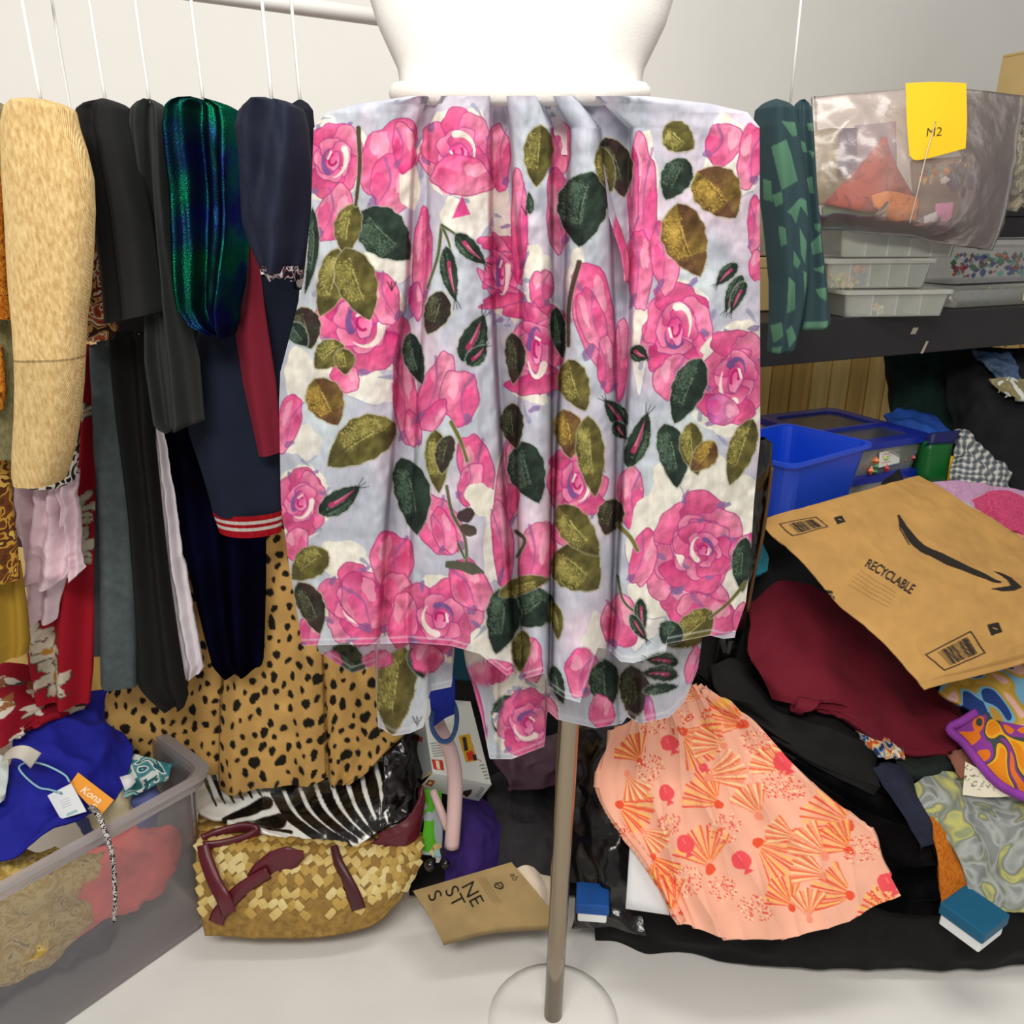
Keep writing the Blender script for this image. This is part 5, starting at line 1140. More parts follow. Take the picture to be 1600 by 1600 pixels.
cluster('trinket_pile', (1.335, 2.262, SH + .105), .40, .03, .06, 150, [2, 9, 8, 0, 7, 2, 8, 3], 'blue and red trinkets inside the smoky box', SYAW, 6, .008)
block('label_sticker', (1.425, 2.268, SH + .012), .06, .002, .034, mat('sticker', (236, 226, 190), .7), SYAW)
tag(bpy.data.objects['label_sticker'], 'cream paper sticker on the flat trinket box', 'sticker')
def lidded(name, label, cat, c, sx, sy, sz, m, yaw, top, tm, over=.003, th=.25, seam=None):
    """box of two parts: the body and its lid, cover or flaps, with an optional tape along the top"""
    t = thing(name, c, label, cat)
    block('body', c, sx, sy, sz * (1 - th), m, yaw, t, 1, .003)
    lo_ = block(top, (c[0], c[1], c[2] + sz * (1 - th)), sx + over * 2, sy + over * 2, sz * th, tm, yaw, t, 1, .003)
    if seam: block('tape', (c[0], c[1], c[2] + sz - .0005), sx * 1.02, .03, .001, seam, yaw, lo_)
    return t
M['tape'] = mat('brown_tape', (170, 136, 84), .35)
lidded('black_case', 'plain black case on the smoky trinket box', 'case', (1.40, 2.42, SH + .175), .42, .20, .075, M['shelfblack'], SYAW, 'lid', M['shelfblack'], .004, .3)
M['cartonb'] = mat('beige_carton', (196, 170, 116), .8, .06, 10, .1)
lidded('beige_carton', 'beige carton behind the plastic bag at the right edge', 'box', (1.545, 2.50, SH + .252), .30, .20, .40, M['cartonb'], SYAW, 'flaps', M['cartonb'], 0, .02, M['tape'])
M['crumple'] = clear_mat('crumpled_wrap', (232, 226, 206), .22, .12, .8, .9, 60, .02)
tag(patch('plastic_wrap', [[(1552, 170, 2.20), (1580, 165, 2.18), (1620, 170, 2.20)], [(1556, 240, 2.18), (1580, 240, 2.15), (1620, 240, 2.18)], [(1562, 330, 2.20), (1582, 330, 2.19), (1610, 320, 2.20)]], M['crumple'], 40, 50, .016, 26, thick=.002), 'crumpled clear wrap in front of the beige carton', 'wrap')
lidded('small_carton', 'small beige carton between the dress and leggings', 'box', (.625, 2.13, SH + .002), .09, .10, .13, M['cartonb'], SYAW, 'lid', M['cartonb'], .002, .2)
lidded('grey_carton', 'grey carton standing on the small beige carton', 'box', (.63, 2.14, SH + .135), .09, .10, .14, mat('grey_carton', (150, 140, 120), .8), SYAW, 'lid', mat('grey_carton', (150, 140, 120), .8), .002, .2)
# plastic bag with things inside
M['bagfilm'] = clear_mat('bag_film', (232, 206, 198), .14, .25, .5, .22, 12, .02)
pb_ = thing('plastic_bag', (1.03, 2.03, SH + .22), 'big clear plastic bag of party things on the boxes', 'bag')
fr = [[(1268, 150, 1.93), (1340, 146, 1.92), (1420, 140, 1.92), (1500, 140, 1.93), (1598, 150, 1.98)],
      [(1270, 210, 1.90), (1340, 210, 1.88), (1420, 205, 1.88), (1510, 205, 1.89), (1592, 215, 1.97)],
      [(1275, 280, 1.88), (1340, 280, 1.85), (1430, 280, 1.85), (1520, 280, 1.87), (1580, 280, 1.96)],
      [(1280, 330, 1.89), (1350, 332, 1.86), (1430, 338, 1.86), (1510, 345, 1.88), (1566, 345, 1.96)],
      [(1284, 358, 1.94), (1350, 362, 1.92), (1430, 372, 1.92), (1500, 384, 1.93), (1550, 392, 1.97)]]
patch('bag_front', fr, M['bagfilm'], 80, 60, .006, 12, thick=.0008, parent=pb_, seed=4)
bk = [[(x + 4, y, Y_ + .2) for x, y, Y_ in r] for r in fr]; bk[-1] = [(x, y, Y_ + .01) for x, y, Y_ in fr[-1]]
patch('bag_back', bk, M['bagfilm'], 40, 30, .006, 12, thick=.0008, parent=pb_, seed=8)
def inbag(name, ctrl, m, label, cat, **k): tag(patch(name, ctrl, m, k.get('nu', 24), k.get('nv', 24), k.get('wr', .002), 20, thick=k.get('th', .012)), label, cat)
inbag('red_party_hat', [[(1381, 214, 1.99), (1383, 214, 1.99), (1385, 214, 2.0)], [(1340, 262, 1.97), (1375, 268, 1.95), (1402, 262, 1.98)], [(1286, 318, 1.97), (1370, 330, 1.94), (1432, 312, 1.98)]], print_mat('red_foil', [(168, 52, 44), (186, 70, 52), (150, 44, 40), (196, 100, 66)], 16, 1), 'red pointed party hat inside the plastic bag', 'hat')
inbag('orange_streamers', [[(1362, 306, 1.93), (1392, 298, 1.92), (1432, 310, 1.93)], [(1370, 322, 1.92), (1400, 322, 1.91), (1434, 330, 1.92)], [(1380, 336, 1.93), (1402, 345, 1.92), (1430, 350, 1.93)]], print_mat('orange_foil', [(206, 104, 40), (232, 140, 60), (180, 70, 40)], 30, 2), 'orange streamers bundled inside the plastic bag', 'streamer', wr=.008)
inbag('navy_book', [[(1314, 200, 2.05), (1340, 200, 2.05)], [(1312, 272, 2.04), (1338, 272, 2.04)]], mat('navy_cover', (46, 54, 100), .5), 'navy book spine inside the plastic bag', 'book', wr=0)
inbag('lilac_paper', [[(1336, 196, 2.06), (1400, 190, 2.06)], [(1338, 290, 2.05), (1402, 290, 2.05)]], mat('lilac_paper', (150, 136, 150), .7), 'lilac paper sheet behind the navy book spine', 'paper', wr=0, th=.003)
inbag('green_paper', [[(1286, 322, 1.98), (1330, 312, 1.99), (1372, 320, 1.98)], [(1286, 345, 1.95), (1330, 344, 1.95), (1370, 344, 1.95)]], mat('green_paper', (110, 142, 104), .7), 'green paper at the bottom left of the plastic bag', 'paper', th=.004)
inbag('turquoise_tray', [[(1284, 347, 1.95), (1340, 346, 1.95), (1400, 352, 1.95), (1432, 358, 1.95)], [(1284, 356, 1.945), (1340, 358, 1.945), (1400, 364, 1.945), (1432, 368, 1.945)]], mat('turquoise', (96, 190, 200), .5), 'turquoise tray edge along the bottom of the plastic bag', 'tray', wr=0)
inbag('pink_card', [[(1462, 318, 1.93), (1490, 316, 1.93)], [(1462, 350, 1.92), (1486, 358, 1.92)]], mat('pink_card', (236, 150, 196), .6), 'pink card near the bottom of the plastic bag', 'card', wr=0, th=.004)
inbag('white_card', [[(1444, 338, 1.925), (1464, 330, 1.925)], [(1444, 354, 1.92), (1464, 358, 1.92)]], M['card'], 'white card left of the pink one in the bag', 'card', wr=0, th=.004)
inbag('coral_ribbon', [[(1518, 290, 1.95), (1530, 294, 1.95), (1538, 300, 1.95)], [(1530, 316, 1.95), (1542, 318, 1.95), (1552, 322, 1.95)], [(1536, 350, 1.95), (1546, 350, 1.95), (1552, 352, 1.95)]], mat('coral_ribbon', (222, 92, 82), .5), 'coral ribbon at the right side of the plastic bag', 'ribbon', th=.003)
inbag('navy_boat', [[(1482, 272, 1.93), (1510, 268, 1.93), (1534, 272, 1.93)], [(1500, 286, 1.92), (1514, 290, 1.92), (1528, 284, 1.92)]], mat('navy_toy', (44, 50, 120), .5), 'navy toy boat with coloured beads in the bag', 'toy', wr=0, th=.03)
inbag('grey_pouch', [[(1425, 250, 2.02), (1480, 246, 2.02), (1545, 240, 2.02)], [(1430, 300, 2.0), (1490, 300, 2.0), (1556, 300, 2.0)], [(1440, 352, 1.97), (1490, 362, 1.97), (1540, 376, 1.98)]], mat('grey_foil', (142, 128, 116), .5, .2), 'grey foil pouch in the right half of the bag', 'pouch')
inbag('olive_wrap', [[(1270, 205, 2.08), (1300, 200, 2.08), (1320, 205, 2.08)], [(1274, 260, 2.06), (1300, 260, 2.06), (1330, 270, 2.06)], [(1280, 320, 2.04), (1300, 320, 2.04), (1340, 316, 2.04)]], mat('olive_film', (140, 134, 100), .6, .25), 'olive wrapping at the left of the plastic bag', 'wrap', th=.004)
cb = at(1508, 258, 1.93); cluster('toy_bead_pile', tuple(cb), .06, .03, .03, 22, [0, 1, 1, 0, 3], 'red and yellow toy beads on the navy boat', 0, 9, .009)
cb = at(1462, 272, 1.93); cluster('gold_bead_pile', tuple(cb), .07, .03, .035, 24, [3, 6, 1, 9, 8], 'gold beads under the yellow note in the bag', 0, 10, .008)
NC = Canvas(1405, 120, 1520, 260, (250, 206, 44), 3); NC.text('M2', 1446, 214, 20, -4, (70, 56, 30), .2)
patch('yellow_note', [[(1415, 130, 1.855), (1462, 128, 1.85), (1510, 130, 1.855)], [(1417, 190, 1.85), (1462, 190, 1.845), (1511, 190, 1.85)], [(1421, 244, 1.848), (1438, 250, 1.845), (1509, 232, 1.85)]], vmat('note_paper', .7), 150, 120, 0, thick=.0006, canvas=NC, parent=pb_)
tubeline('film_crease', [vat(1462, 190, 1.842), vat(1448, 240, 1.838), vat(1436, 290, 1.838), vat(1421, 350, 1.85)], .0014, M['clearlid'], pb_, ns=6, nseg=20)
# leggings
GC = Canvas(1175, 120, 1310, 565, (44, 66, 72), 2.5)
for pl in ([(1206, 195), (1232, 195), (1236, 214), (1228, 217)], [(1194, 232), (1215, 222), (1224, 242), (1236, 284), (1208, 298), (1200, 262)], [(1188, 280), (1196, 284), (1199, 316), (1190, 312)], [(1198, 306), (1208, 300), (1210, 318), (1202, 324)], [(1215, 332), (1240, 310), (1252, 314), (1254, 340), (1240, 322), (1232, 350), (1222, 335)], [(1238, 355), (1250, 378), (1247, 412), (1240, 395)], [(1206, 352), (1214, 356), (1216, 380), (1209, 384)], [(1227, 390), (1240, 408), (1234, 418), (1226, 412)], [(1219, 430), (1230, 440), (1233, 480), (1218, 486)], [(1244, 422), (1250, 424), (1248, 470)], [(1202, 508), (1212, 500), (1214, 520), (1204, 534)], [(1218, 512), (1228, 505), (1236, 525), (1226, 540)], [(1203, 540), (1212, 538), (1210, 550), (1202, 550)], [(1243, 222), (1252, 224), (1256, 240), (1249, 240)], [(1256, 236), (1264, 240), (1262, 250)], [(1256, 280), (1262, 276), (1265, 304), (1260, 302)], [(1266, 350), (1275, 350), (1274, 362), (1268, 360)], [(1262, 380), (1274, 365), (1276, 392), (1264, 398)], [(1264, 420), (1280, 412), (1276, 426)], [(1266, 450), (1282, 446), (1280, 468), (1270, 462)], [(1284, 434), (1292, 426), (1290, 440)], [(1250, 500), (1282, 496), (1276, 512), (1246, 514)], [(1254, 196), (1262, 194), (1262, 208), (1255, 206)]):
    pl = np.array(pl, float); GC.fill(pl, (84, 128, 104), (72, 112, 92), (0, 1)); 
lg = thing('print_leggings', at(1245, 550, 1.62), 'dark teal leggings with angular green print hanging beside the dress', 'leggings')
M['leg'] = vmat('teal_camo', .75, 0, .25, .2, 600)
tube('leg', [(200, 1176, 1246), (280, 1184, 1256), (360, 1194, 1262), (440, 1202, 1260), (500, 1202, 1250), (1199, 550, 1240, 542), (1203, 552, 1232, 550)], 1.60, .05, M['leg'], canvas=GC, nu=90, nv=170, parent=lg, folds=[(.006, 1.5, .2, .4)])
tube('leg', [(200, 1236, 1270), (280, 1246, 1275), (360, 1254, 1282), (440, 1252, 1291), (1242, 512, 1297, 504), (1246, 516, 1290, 508)], 1.635, .05, M['leg'], canvas=GC, nu=80, nv=170, parent=lg, folds=[(.006, 1.5, .6, .4)])
a = at(1235, 160, 1.61); tubeline('hanger_hook', [(a[0], a[1], a[2]), (a[0], a[1], 2.02), (a[0] + .012, a[1], 2.035), (a[0] + .024, a[1], 2.02)], .0022, M['hook'], lg, ns=6, nseg=12)

# ------------------------------------------------------------------ under the shelf
M['bluebin'] = mat('blue_plastic', (18, 72, 210), .3, .03, 4, .02, 60, spec=.5)
Nn2, R2, B2 = np.array([.568, 1.567]), np.array([.812, 1.747]), np.array([.686, 1.943]); Lc = Nn2 + B2 - R2; cc = (Nn2 + B2) / 2
byaw = math.atan2(.18, .244)
bn = thing('blue_bin', (cc[0], cc[1], .80), 'empty bright blue open plastic bin', 'bin')
bb_ = tray('bin_body', (cc[0], cc[1], .795), .295, .225, .132, M['bluebin'], byaw, .86, .003, .004, bn, .03)
ring('rim', (cc[0], cc[1]), .295, .225, .921, .929, .009, M['bluebin'], byaw, bb_, .03)
M['bluelid'] = mat('dark_blue_plastic', (22, 40, 150), .3, .05, 4, .02, spec=.5)
Fp, Rp, Lp = np.array([.945, 2.37]), np.array([1.09, 2.04]), np.array([.70, 2.225])
oyaw = math.atan2(Rp[1] - Fp[1], Rp[0] - Fp[0]); oc = (Rp + Lp) / 2
ol, ow = np.linalg.norm(Rp - Fp), np.linalg.norm(Lp - Fp)
M['windowlid'] = clear_mat('lid_window', (120, 126, 150), .3, .2, .5)
for k, (z, lab) in enumerate(((.695, 'lower clear organiser box with a blue lid'), (.785, 'upper clear organiser box with a blue lid and white label'))):
    t = thing('organiser_box', (oc[0], oc[1], z), lab, 'box')
    ob_ = tray('box_body', (oc[0], oc[1], z), ol * .95, ow * .95, .078, M['clearbox'], oyaw, .93, .002, .001, t, .03)
    le_ = ring('lid_edge', (oc[0], oc[1]), ol * .80, ow * .78, z + .074, z + .092, .035, M['bluelid'], oyaw, t, .03)
    plate('lid_panel', rrect(ol * .84, ow * .82, .03), (oc[0], oc[1], z), oyaw, .080, .086, M['windowlid'] if k else M['bluelid'], le_)
    if k:
        e = np.array([math.cos(oyaw), math.sin(oyaw)]); f = np.array([-e[1], e[0]])
        for q, (o1, l1, yw) in enumerate(((-.02, ow * .82, oyaw + math.pi / 2), )):
            p = oc + e * .03; block('lid_bar', (p[0], p[1], z + .084), ow * .8, .014, .010, M['bluelid'], oyaw + math.pi / 2, t)
        fc = (Rp + (Rp + Lp - Fp)) / 2
        for f_ in (.15, .5, .85):
            p = Rp + (Lp - Fp) * f_ - (Rp - Fp) * .30; block('divider', (p[0], p[1], z + .004), .10, .002, .066, M['divider'], oyaw, t)
        PB = Canvas(0, 0, 60, 40, (232, 234, 228), 3)
        for r_ in range(4): PB.stroke([(8, 8 + r_ * 7), (40 - 6 * (r_ % 2), 8 + r_ * 7)], 1.6, (200, 90, 80), .8)
        u_ = (Lp - Fp) / ow; n_o = (Rp - Fp) / ol
        V = []; col = []
        for j in range(20):
            for i in range(30):
                p = Rp + u_ * (.175 - .085 * i / 29) + n_o * (-.012 - .004 * (1 - j / 19)) ; V.append((p[0] + n_o[0] * .004, p[1] + n_o[1] * .004, z + .062 - .040 * j / 19)); col.append(PB.sample(np.array(60 * i / 29.), np.array(40 * j / 19.)))
        lb = mesh_obj('paper_label', V, gridfaces(20, 30), vmat('label_print', .6), ob_, np.array(col)); solid(lb, .0008)
cluster('toy_pile', tuple(list(Rp * .82 + (Rp + Lp - Fp) * .18 - (Rp - Fp) * .10) + [.815]), .06, .05, .045, 34, [1, 0, 7, 3, 9, 2], 'coloured toys in the upper organiser box right of its label', oyaw, 12, .010)
cluster('toy_pile', tuple(list(Rp * .45 + (Rp + Lp - Fp) * .55 - (Rp - Fp) * .10) + [.812]), .06, .08, .04, 34, [3, 7, 5, 0, 4], 'coloured toys in the upper organiser box left of its label', oyaw, 13, .010)
cluster('toy_pile', tuple(list(Rp * .5 + (Rp + Lp - Fp) * .5 - (Rp - Fp) * .10) + [.72]), .06, .16, .04, 40, [4, 1, 6, 8, 7], 'pale green toys inside the lower organiser box', oyaw, 14, .011)
def cloth(name, ctrl, m, label, cat='garment', **k): return tag(patch(name, ctrl, m, k.get('nu', 50), k.get('nv', 50), k.get('wr', .010), k.get('ws', 14), thick=k.get('th', .012), canvas=k.get('canvas'), ridge=k.get('ridge', True), wst=k.get('wst', (1, 1, 1)), seed=k.get('seed', 0), edge=k.get('edge', 1.5), folds=k.get('folds', ())), label, cat)
cloth('blue_garment_small', [[(1385, 645, 2.30), (1420, 638, 2.32), (1452, 640, 2.32)], [(1390, 660, 2.26), (1425, 655, 2.26), (1470, 660, 2.26)], [(1420, 682, 2.22), (1455, 680, 2.20), (1500, 690, 2.22)]], mat('mid_blue', (40, 84, 176), .7, .2), 'mid blue crumpled garment behind the organiser box', wr=.012)
M['greenbox'] = mat('green_plastic', (14, 92, 36), .35, .05, 4, .02, spec=.4); M['yellowp'] = mat('yellow_plastic', (228, 182, 24), .4, .05, 4, 0)
gb = thing('green_box', at(1465, 760, 1.99), 'green plastic box with yellow side and navy lid', 'box')
patch('front', [[(1453, 690, 1.99), (1490, 686, 2.0)], [(1446, 752, 1.97), (1478, 760, 1.98)]], M['greenbox'], 6, 6, 0, thick=.06, parent=gb)
patch('yellow_side', [[(1488, 714, 2.0), (1494, 712, 2.01)], [(1472, 766, 1.975), (1486, 766, 1.98)]], M['yellowp'], 6, 6, 0, thick=.05, parent=gb)
patch('lid', [[(1456, 676, 2.0), (1502, 672, 2.01)], [(1452, 694, 1.985), (1492, 690, 1.99)]], mat('navy_plastic', (26, 30, 84), .4), 6, 6, 0, thick=.07, parent=gb)
M['darkgreen'] = mat('bottle_green', (16, 42, 36), .85, .2); M['offblack'] = mat('off_black', (22, 24, 27), .85, .25, 20, .3, 200)
cloth('green_coat', [[(1385, 540, 2.42), (1430, 540, 2.42), (1490, 536, 2.42), (1520, 536, 2.42)], [(1396, 600, 2.38), (1440, 590, 2.36), (1480, 595, 2.38), (1520, 600, 2.40)], [(1392, 650, 2.34), (1430, 640, 2.32), (1470, 660, 2.32), (1520, 670, 2.36)], [(1400, 700, 2.30), (1440, 690, 2.28), (1480, 700, 2.28), (1520, 720, 2.32)]], M['darkgreen'], 'bottle green garment in the shade under the shelf', wr=.02, ws=8)
cloth('dark_grey_coat', [[(1380, 548, 2.44), (1395, 548, 2.43), (1412, 548, 2.42)], [(1384, 600, 2.42), (1400, 600, 2.40), (1416, 590, 2.39)], [(1390, 650, 2.40), (1404, 640, 2.38), (1410, 620, 2.37)]], mat('slate_grey', (40, 42, 46), .85), 'dark grey garment edge beside the pine planks', wr=.006)
cloth('black_coat', [[(1480, 540, 2.36), (1530, 545, 2.34), (1580, 548, 2.34), (1660, 545, 2.36)], [(1478, 600, 2.30), (1530, 595, 2.24), (1590, 590, 2.22), (1660, 590, 2.24)], [(1482, 660, 2.24), (1530, 655, 2.16), (1590, 650, 2.12), (1660, 650, 2.14)], [(1500, 720, 2.16), (1540, 715, 2.08), (1590, 715, 2.04), (1660, 715, 2.06)], [(1530, 770, 2.08), (1560, 775, 2.0), (1600, 780, 1.96), (1660, 780, 1.98)]], M['offblack'], 'large off-black coat heaped under the shelf at right', wr=.022, ws=8, nu=70, nv=70)
cloth('denim_garment', [[(1520, 548, 2.28), (1555, 552, 2.26), (1580, 550, 2.26)], [(1540, 572, 2.24), (1565, 575, 2.22), (1590, 578, 2.22)], [(1556, 592, 2.22), (1575, 596, 2.20), (1596, 600, 2.20)]], mat('denim_sheen', (62, 84, 116), .5, .35, 30, .3, 60, spec=.4), 'shiny denim blue garment on the black coat', wr=.012, ws=20)
cloth('khaki_collar', [[(1546, 592, 2.19), (1575, 590, 2.18), (1610, 596, 2.18)], [(1556, 606, 2.17), (1580, 604, 2.15), (1612, 606, 2.15)], [(1572, 616, 2.15), (1590, 622, 2.13), (1620, 628, 2.12)]], print_mat('khaki_white', [(150, 142, 108), (132, 124, 90), (206, 210, 206), (140, 132, 100)], 20, 1), 'khaki collar with white edge on the black coat', wr=.005)
PC = Canvas(1470, 670, 1600, 780, (150, 156, 158), 3)
for k in range(14):
    PC.stroke([(1470 + k * 10, 670), (1455 + k * 10, 780)], 4, (72, 80, 88), .7); PC.stroke([(1470, 676 + k * 9), (1600, 682 + k * 9)], 3.4, (70, 78, 88), .65); PC.stroke([(1475 + k * 10, 670), (1460 + k * 10, 780)], 1.5, (226, 216, 196), .8); PC.stroke([(1470, 680 + k * 9), (1600, 686 + k * 9)], 1.5, (222, 220, 210), .7)
cloth('plaid_shirt', [[(1498, 680, 2.04), (1508, 674, 2.04), (1522, 690, 2.05)], [(1490, 705, 2.0), (1520, 705, 1.98), (1546, 715, 2.02)], [(1484, 735, 1.96), (1530, 735, 1.93), (1572, 730, 1.98)], [(1484, 768, 1.91), (1530, 768, 1.89), (1580, 764, 1.93)]], vmat('grey_plaid'), 'grey and cream plaid shirt crumpled beside the green box', 'shirt', canvas=PC, nu=90, nv=90, wr=.014, ws=18)
M['lilac'] = knit_mat('lilac_knit', (196, 140, 190), (232, 190, 222), 700, 1.0, 'DIAGONAL'); M['hotpink'] = knit_mat('hot_pink_knit', (206, 60, 110), (244, 104, 148), 600, 1.2, 'DIAGONAL')
cloth('lilac_knit', [[(1440, 756, 1.86), (1500, 752, 1.88), (1560, 760, 1.90), (1610, 768, 1.90)], [(1456, 776, 1.82), (1510, 776, 1.84), (1560, 780, 1.86), (1610, 784, 1.86)], [(1480, 806, 1.77), (1520, 806, 1.79), (1570, 806, 1.80), (1610, 810, 1.80)]], M['lilac'], 'lilac ribbed knit behind the brown mailer', wr=.008)
cloth('hot_pink_knit', [[(1512, 786, 1.83), (1550, 768, 1.83), (1578, 770, 1.84), (1640, 800, 1.84)], [(1520, 806, 1.80), (1556, 796, 1.79), (1590, 800, 1.79), (1640, 820, 1.79)], [(1560, 830, 1.76), (1584, 830, 1.75), (1610, 836, 1.74), (1650, 845, 1.74)]], M['hotpink'], 'hot pink chunky knit behind the brown mailer', wr=.008)
cloth('mint_garment_small', [[(1486, 778, 1.80), (1505, 780, 1.80), (1520, 790, 1.80)], [(1496, 796, 1.77), (1512, 800, 1.77), (1540, 806, 1.77)], [(1520, 812, 1.74), (1540, 814, 1.74), (1564, 822, 1.74)]], mat('mint', (160, 200, 192), .8, .1), 'pale mint garment between lilac and hot pink knits', wr=.006)
cloth('coral_knit_small', [[(1576, 828, 1.74), (1600, 836, 1.74), (1640, 850, 1.74)], [(1580, 842, 1.71), (1602, 852, 1.71), (1640, 870, 1.71)]], print_mat('coral_mix', [(60, 40, 44), (206, 130, 110), (226, 160, 140), (80, 50, 50)], 60, 1), 'small coral and black knit at the right edge', wr=.004)
# black leather edge beside the dress, teal cloth
cb_ = thing('garment_bag', at(1120, 1070, 1.46), 'shiny black garment bag edge between dress and blue bin', 'bag')
tube('cover', [(684, 1150, 1196), (692, 1150, 1207), (730, 1150, 1207), (780, 1146, 1200), (840, 1140, 1190), (900, 1136, 1176), (960, 1130, 1166), (1020, 1118, 1152), (1070, 1106, 1140)], 1.46, .022, mat('black_vinyl', (10, 10, 10), .22, .2, 20, .25, 40, spec=.6, dist=.004), parent=cb_, shoulder=False, wr=.006, ws=50)
tubeline('brown_edge', [vat(1206, 730, 1.452), vat(1200, 780, 1.452), vat(1191, 840, 1.452), vat(1178, 900, 1.452), vat(1168, 955, 1.452)], .0035, mat('brown_edge', (92, 66, 40), .5), cb_, ns=8, nseg=24)
cloth('teal_garment', [[(1150, 836, 1.66), (1180, 838, 1.67), (1188, 844, 1.68)], [(1150, 868, 1.60), (1182, 868, 1.60), (1199, 876, 1.62)], [(1140, 902, 1.55), (1176, 900, 1.56), (1197, 894, 1.58)]], mat('teal_fleece', (40, 120, 140), .9, .2), 'teal fleece showing between dress and maroon garment', wr=.008)
tag(patch('black_scarf_tip', [[(1392, 740, 1.80), (1406, 732, 1.80)], [(1380, 752, 1.78), (1414, 756, 1.78)], [(1372, 776, 1.75), (1416, 774, 1.75)]], M['black2'], 12, 12, .003, 20), 'black cloth tip rising behind the brown mailer', 'garment')

# ------------------------------------------------------------------ the heap on the right
heap = patch('black_heap', [[(1060, 860, 1.66), (1180, 830, 1.74), (1300, 820, 1.86), (1420, 800, 1.90), (1540, 820, 1.86), (1700, 830, 1.84)],
                            [(1060, 980, 1.52), (1180, 960, 1.56), (1300, 960, 1.60), (1420, 960, 1.62), (1540, 960, 1.62), (1700, 960, 1.62)],
                            [(1040, 1080, 1.44), (1180, 1080, 1.44), (1300, 1090, 1.44), (1420, 1100, 1.44), (1540, 1100, 1.46), (1700, 1100, 1.48)],
                            [(980, 1180, 1.40), (1100, 1190, 1.36), (1250, 1200, 1.33), (1400, 1210, 1.33), (1540, 1210, 1.34), (1700, 1210, 1.36)],
                            [(940, 1300, 1.32), (1100, 1310, 1.27), (1250, 1320, 1.24), (1400, 1320, 1.24), (1540, 1330, 1.25), (1700, 1330, 1.28)],
                            [(930, 1430, 1.26), (1100, 1450, 1.20), (1250, 1460, 1.17), (1400, 1460, 1.17), (1540, 1460, 1.17), (1700, 1460, 1.2)],
                            [(930, 1475, 1.25), (1100, 1498, 1.20), (1250, 1512, 1.165), (1400, 1512, 1.165), (1540, 1512, 1.165), (1700, 1500, 1.19)]], M['black2'], 110, 120, .010, 9, thick=.03)
tag(heap, 'mound of black clothes under the coloured garments', 'garment')
M['whitebox'] = mat('white_box', (226, 228, 232), .5, .03, 5, .02)
cloth('maroon_garment', [[(1178, 940, 1.50), (1222, 906, 1.55), (1300, 935, 1.56), (1400, 1010, 1.56), (1480, 1060, 1.54), (1560, 1090, 1.52)],
                         [(1170, 985, 1.45), (1225, 970, 1.46), (1300, 990, 1.46), (1390, 1050, 1.45), (1470, 1100, 1.44), (1540, 1125, 1.42)],
                         [(1166, 1022, 1.42), (1225, 1030, 1.40), (1300, 1050, 1.38), (1380, 1095, 1.38), (1450, 1130, 1.38), (1520, 1145, 1.37)],
                         [(1192, 1060, 1.39), (1230, 1082, 1.36), (1300, 1105, 1.33), (1370, 1135, 1.33), (1430, 1158, 1.33), (1500, 1165, 1.33)],
                         [(1205, 1090, 1.37), (1240, 1096, 1.35), (1300, 1116, 1.32), (1370, 1150, 1.31), (1430, 1174, 1.31), (1490, 1172, 1.32)]], mat('maroon_jersey', (112, 24, 42), .85, .1, 8, .15, 500), 'maroon jersey garment lying under the brown mailer', nu=110, nv=90, wr=.014, ws=7, th=.016, edge=3, folds=[(.004, 1.6, 1.3, .3)])
cloth('black_jacket', [[(1112, 1040, 1.43), (1150, 1030, 1.45), (1200, 1085, 1.40), (1280, 1105, 1.36), (1350, 1145, 1.34)], [(1118, 1075, 1.39), (1160, 1090, 1.37), (1220, 1120, 1.35), (1300, 1150, 1.32), (1372, 1180, 1.31)], [(1140, 1110, 1.36), (1190, 1130, 1.34), (1240, 1160, 1.31), (1310, 1190, 1.29), (1376, 1215, 1.28)], [(1165, 1140, 1.34), (1215, 1160, 1.31), (1260, 1190, 1.29), (1320, 1220, 1.27), (1370, 1245, 1.265)]], mat('soft_black', (26, 25, 26), .8, .15, 20, .3, 300), 'soft black jacket between maroon and peach garments', nu=80, nv=70, wr=.012, ws=6, th=.016, edge=2, folds=[(.006, .5, 1.8, .2)])
M['bvelvet'] = velvet_mat('black_velvet', (8, 8, 9), (40, 38, 38), (20, 19, 20), .45, 12)
cloth('black_velvet_garment', [[(1090, 1060, 1.36), (1150, 1105, 1.34), (1240, 1165, 1.31), (1330, 1220, 1.28), (1400, 1250, 1.27), (1440, 1275, 1.26)], [(1070, 1100, 1.33), (1150, 1150, 1.29), (1240, 1215, 1.26), (1330, 1275, 1.235), (1410, 1310, 1.225), (1458, 1325, 1.22)], [(1080, 1160, 1.29), (1170, 1220, 1.25), (1260, 1290, 1.215), (1340, 1350, 1.19), (1410, 1375, 1.185), (1472, 1380, 1.185)], [(1100, 1240, 1.25), (1190, 1300, 1.21), (1280, 1370, 1.17), (1350, 1410, 1.15), (1420, 1430, 1.15), (1480, 1430, 1.15)]], M['bvelvet'], 'black velvet garment along the upper edge of the peach cloth', nu=100, nv=80, wr=.008, ws=8, th=.016, edge=2, folds=[(.008, .3, 3.2, .2)])
cloth('navy_sleeve', [[(1366, 1200, 1.29), (1390, 1188, 1.30), (1420, 1205, 1.30)], [(1385, 1235, 1.26), (1412, 1230, 1.26), (1440, 1240, 1.27)], [(1420, 1290, 1.23), (1440, 1280, 1.23), (1460, 1280, 1.24)], [(1440, 1325, 1.215), (1455, 1322, 1.215), (1468, 1316, 1.22)]], mat('ink_navy', (38, 42, 60), .85), 'ink navy sleeve beside the black velvet garment', wr=.006, th=.014)
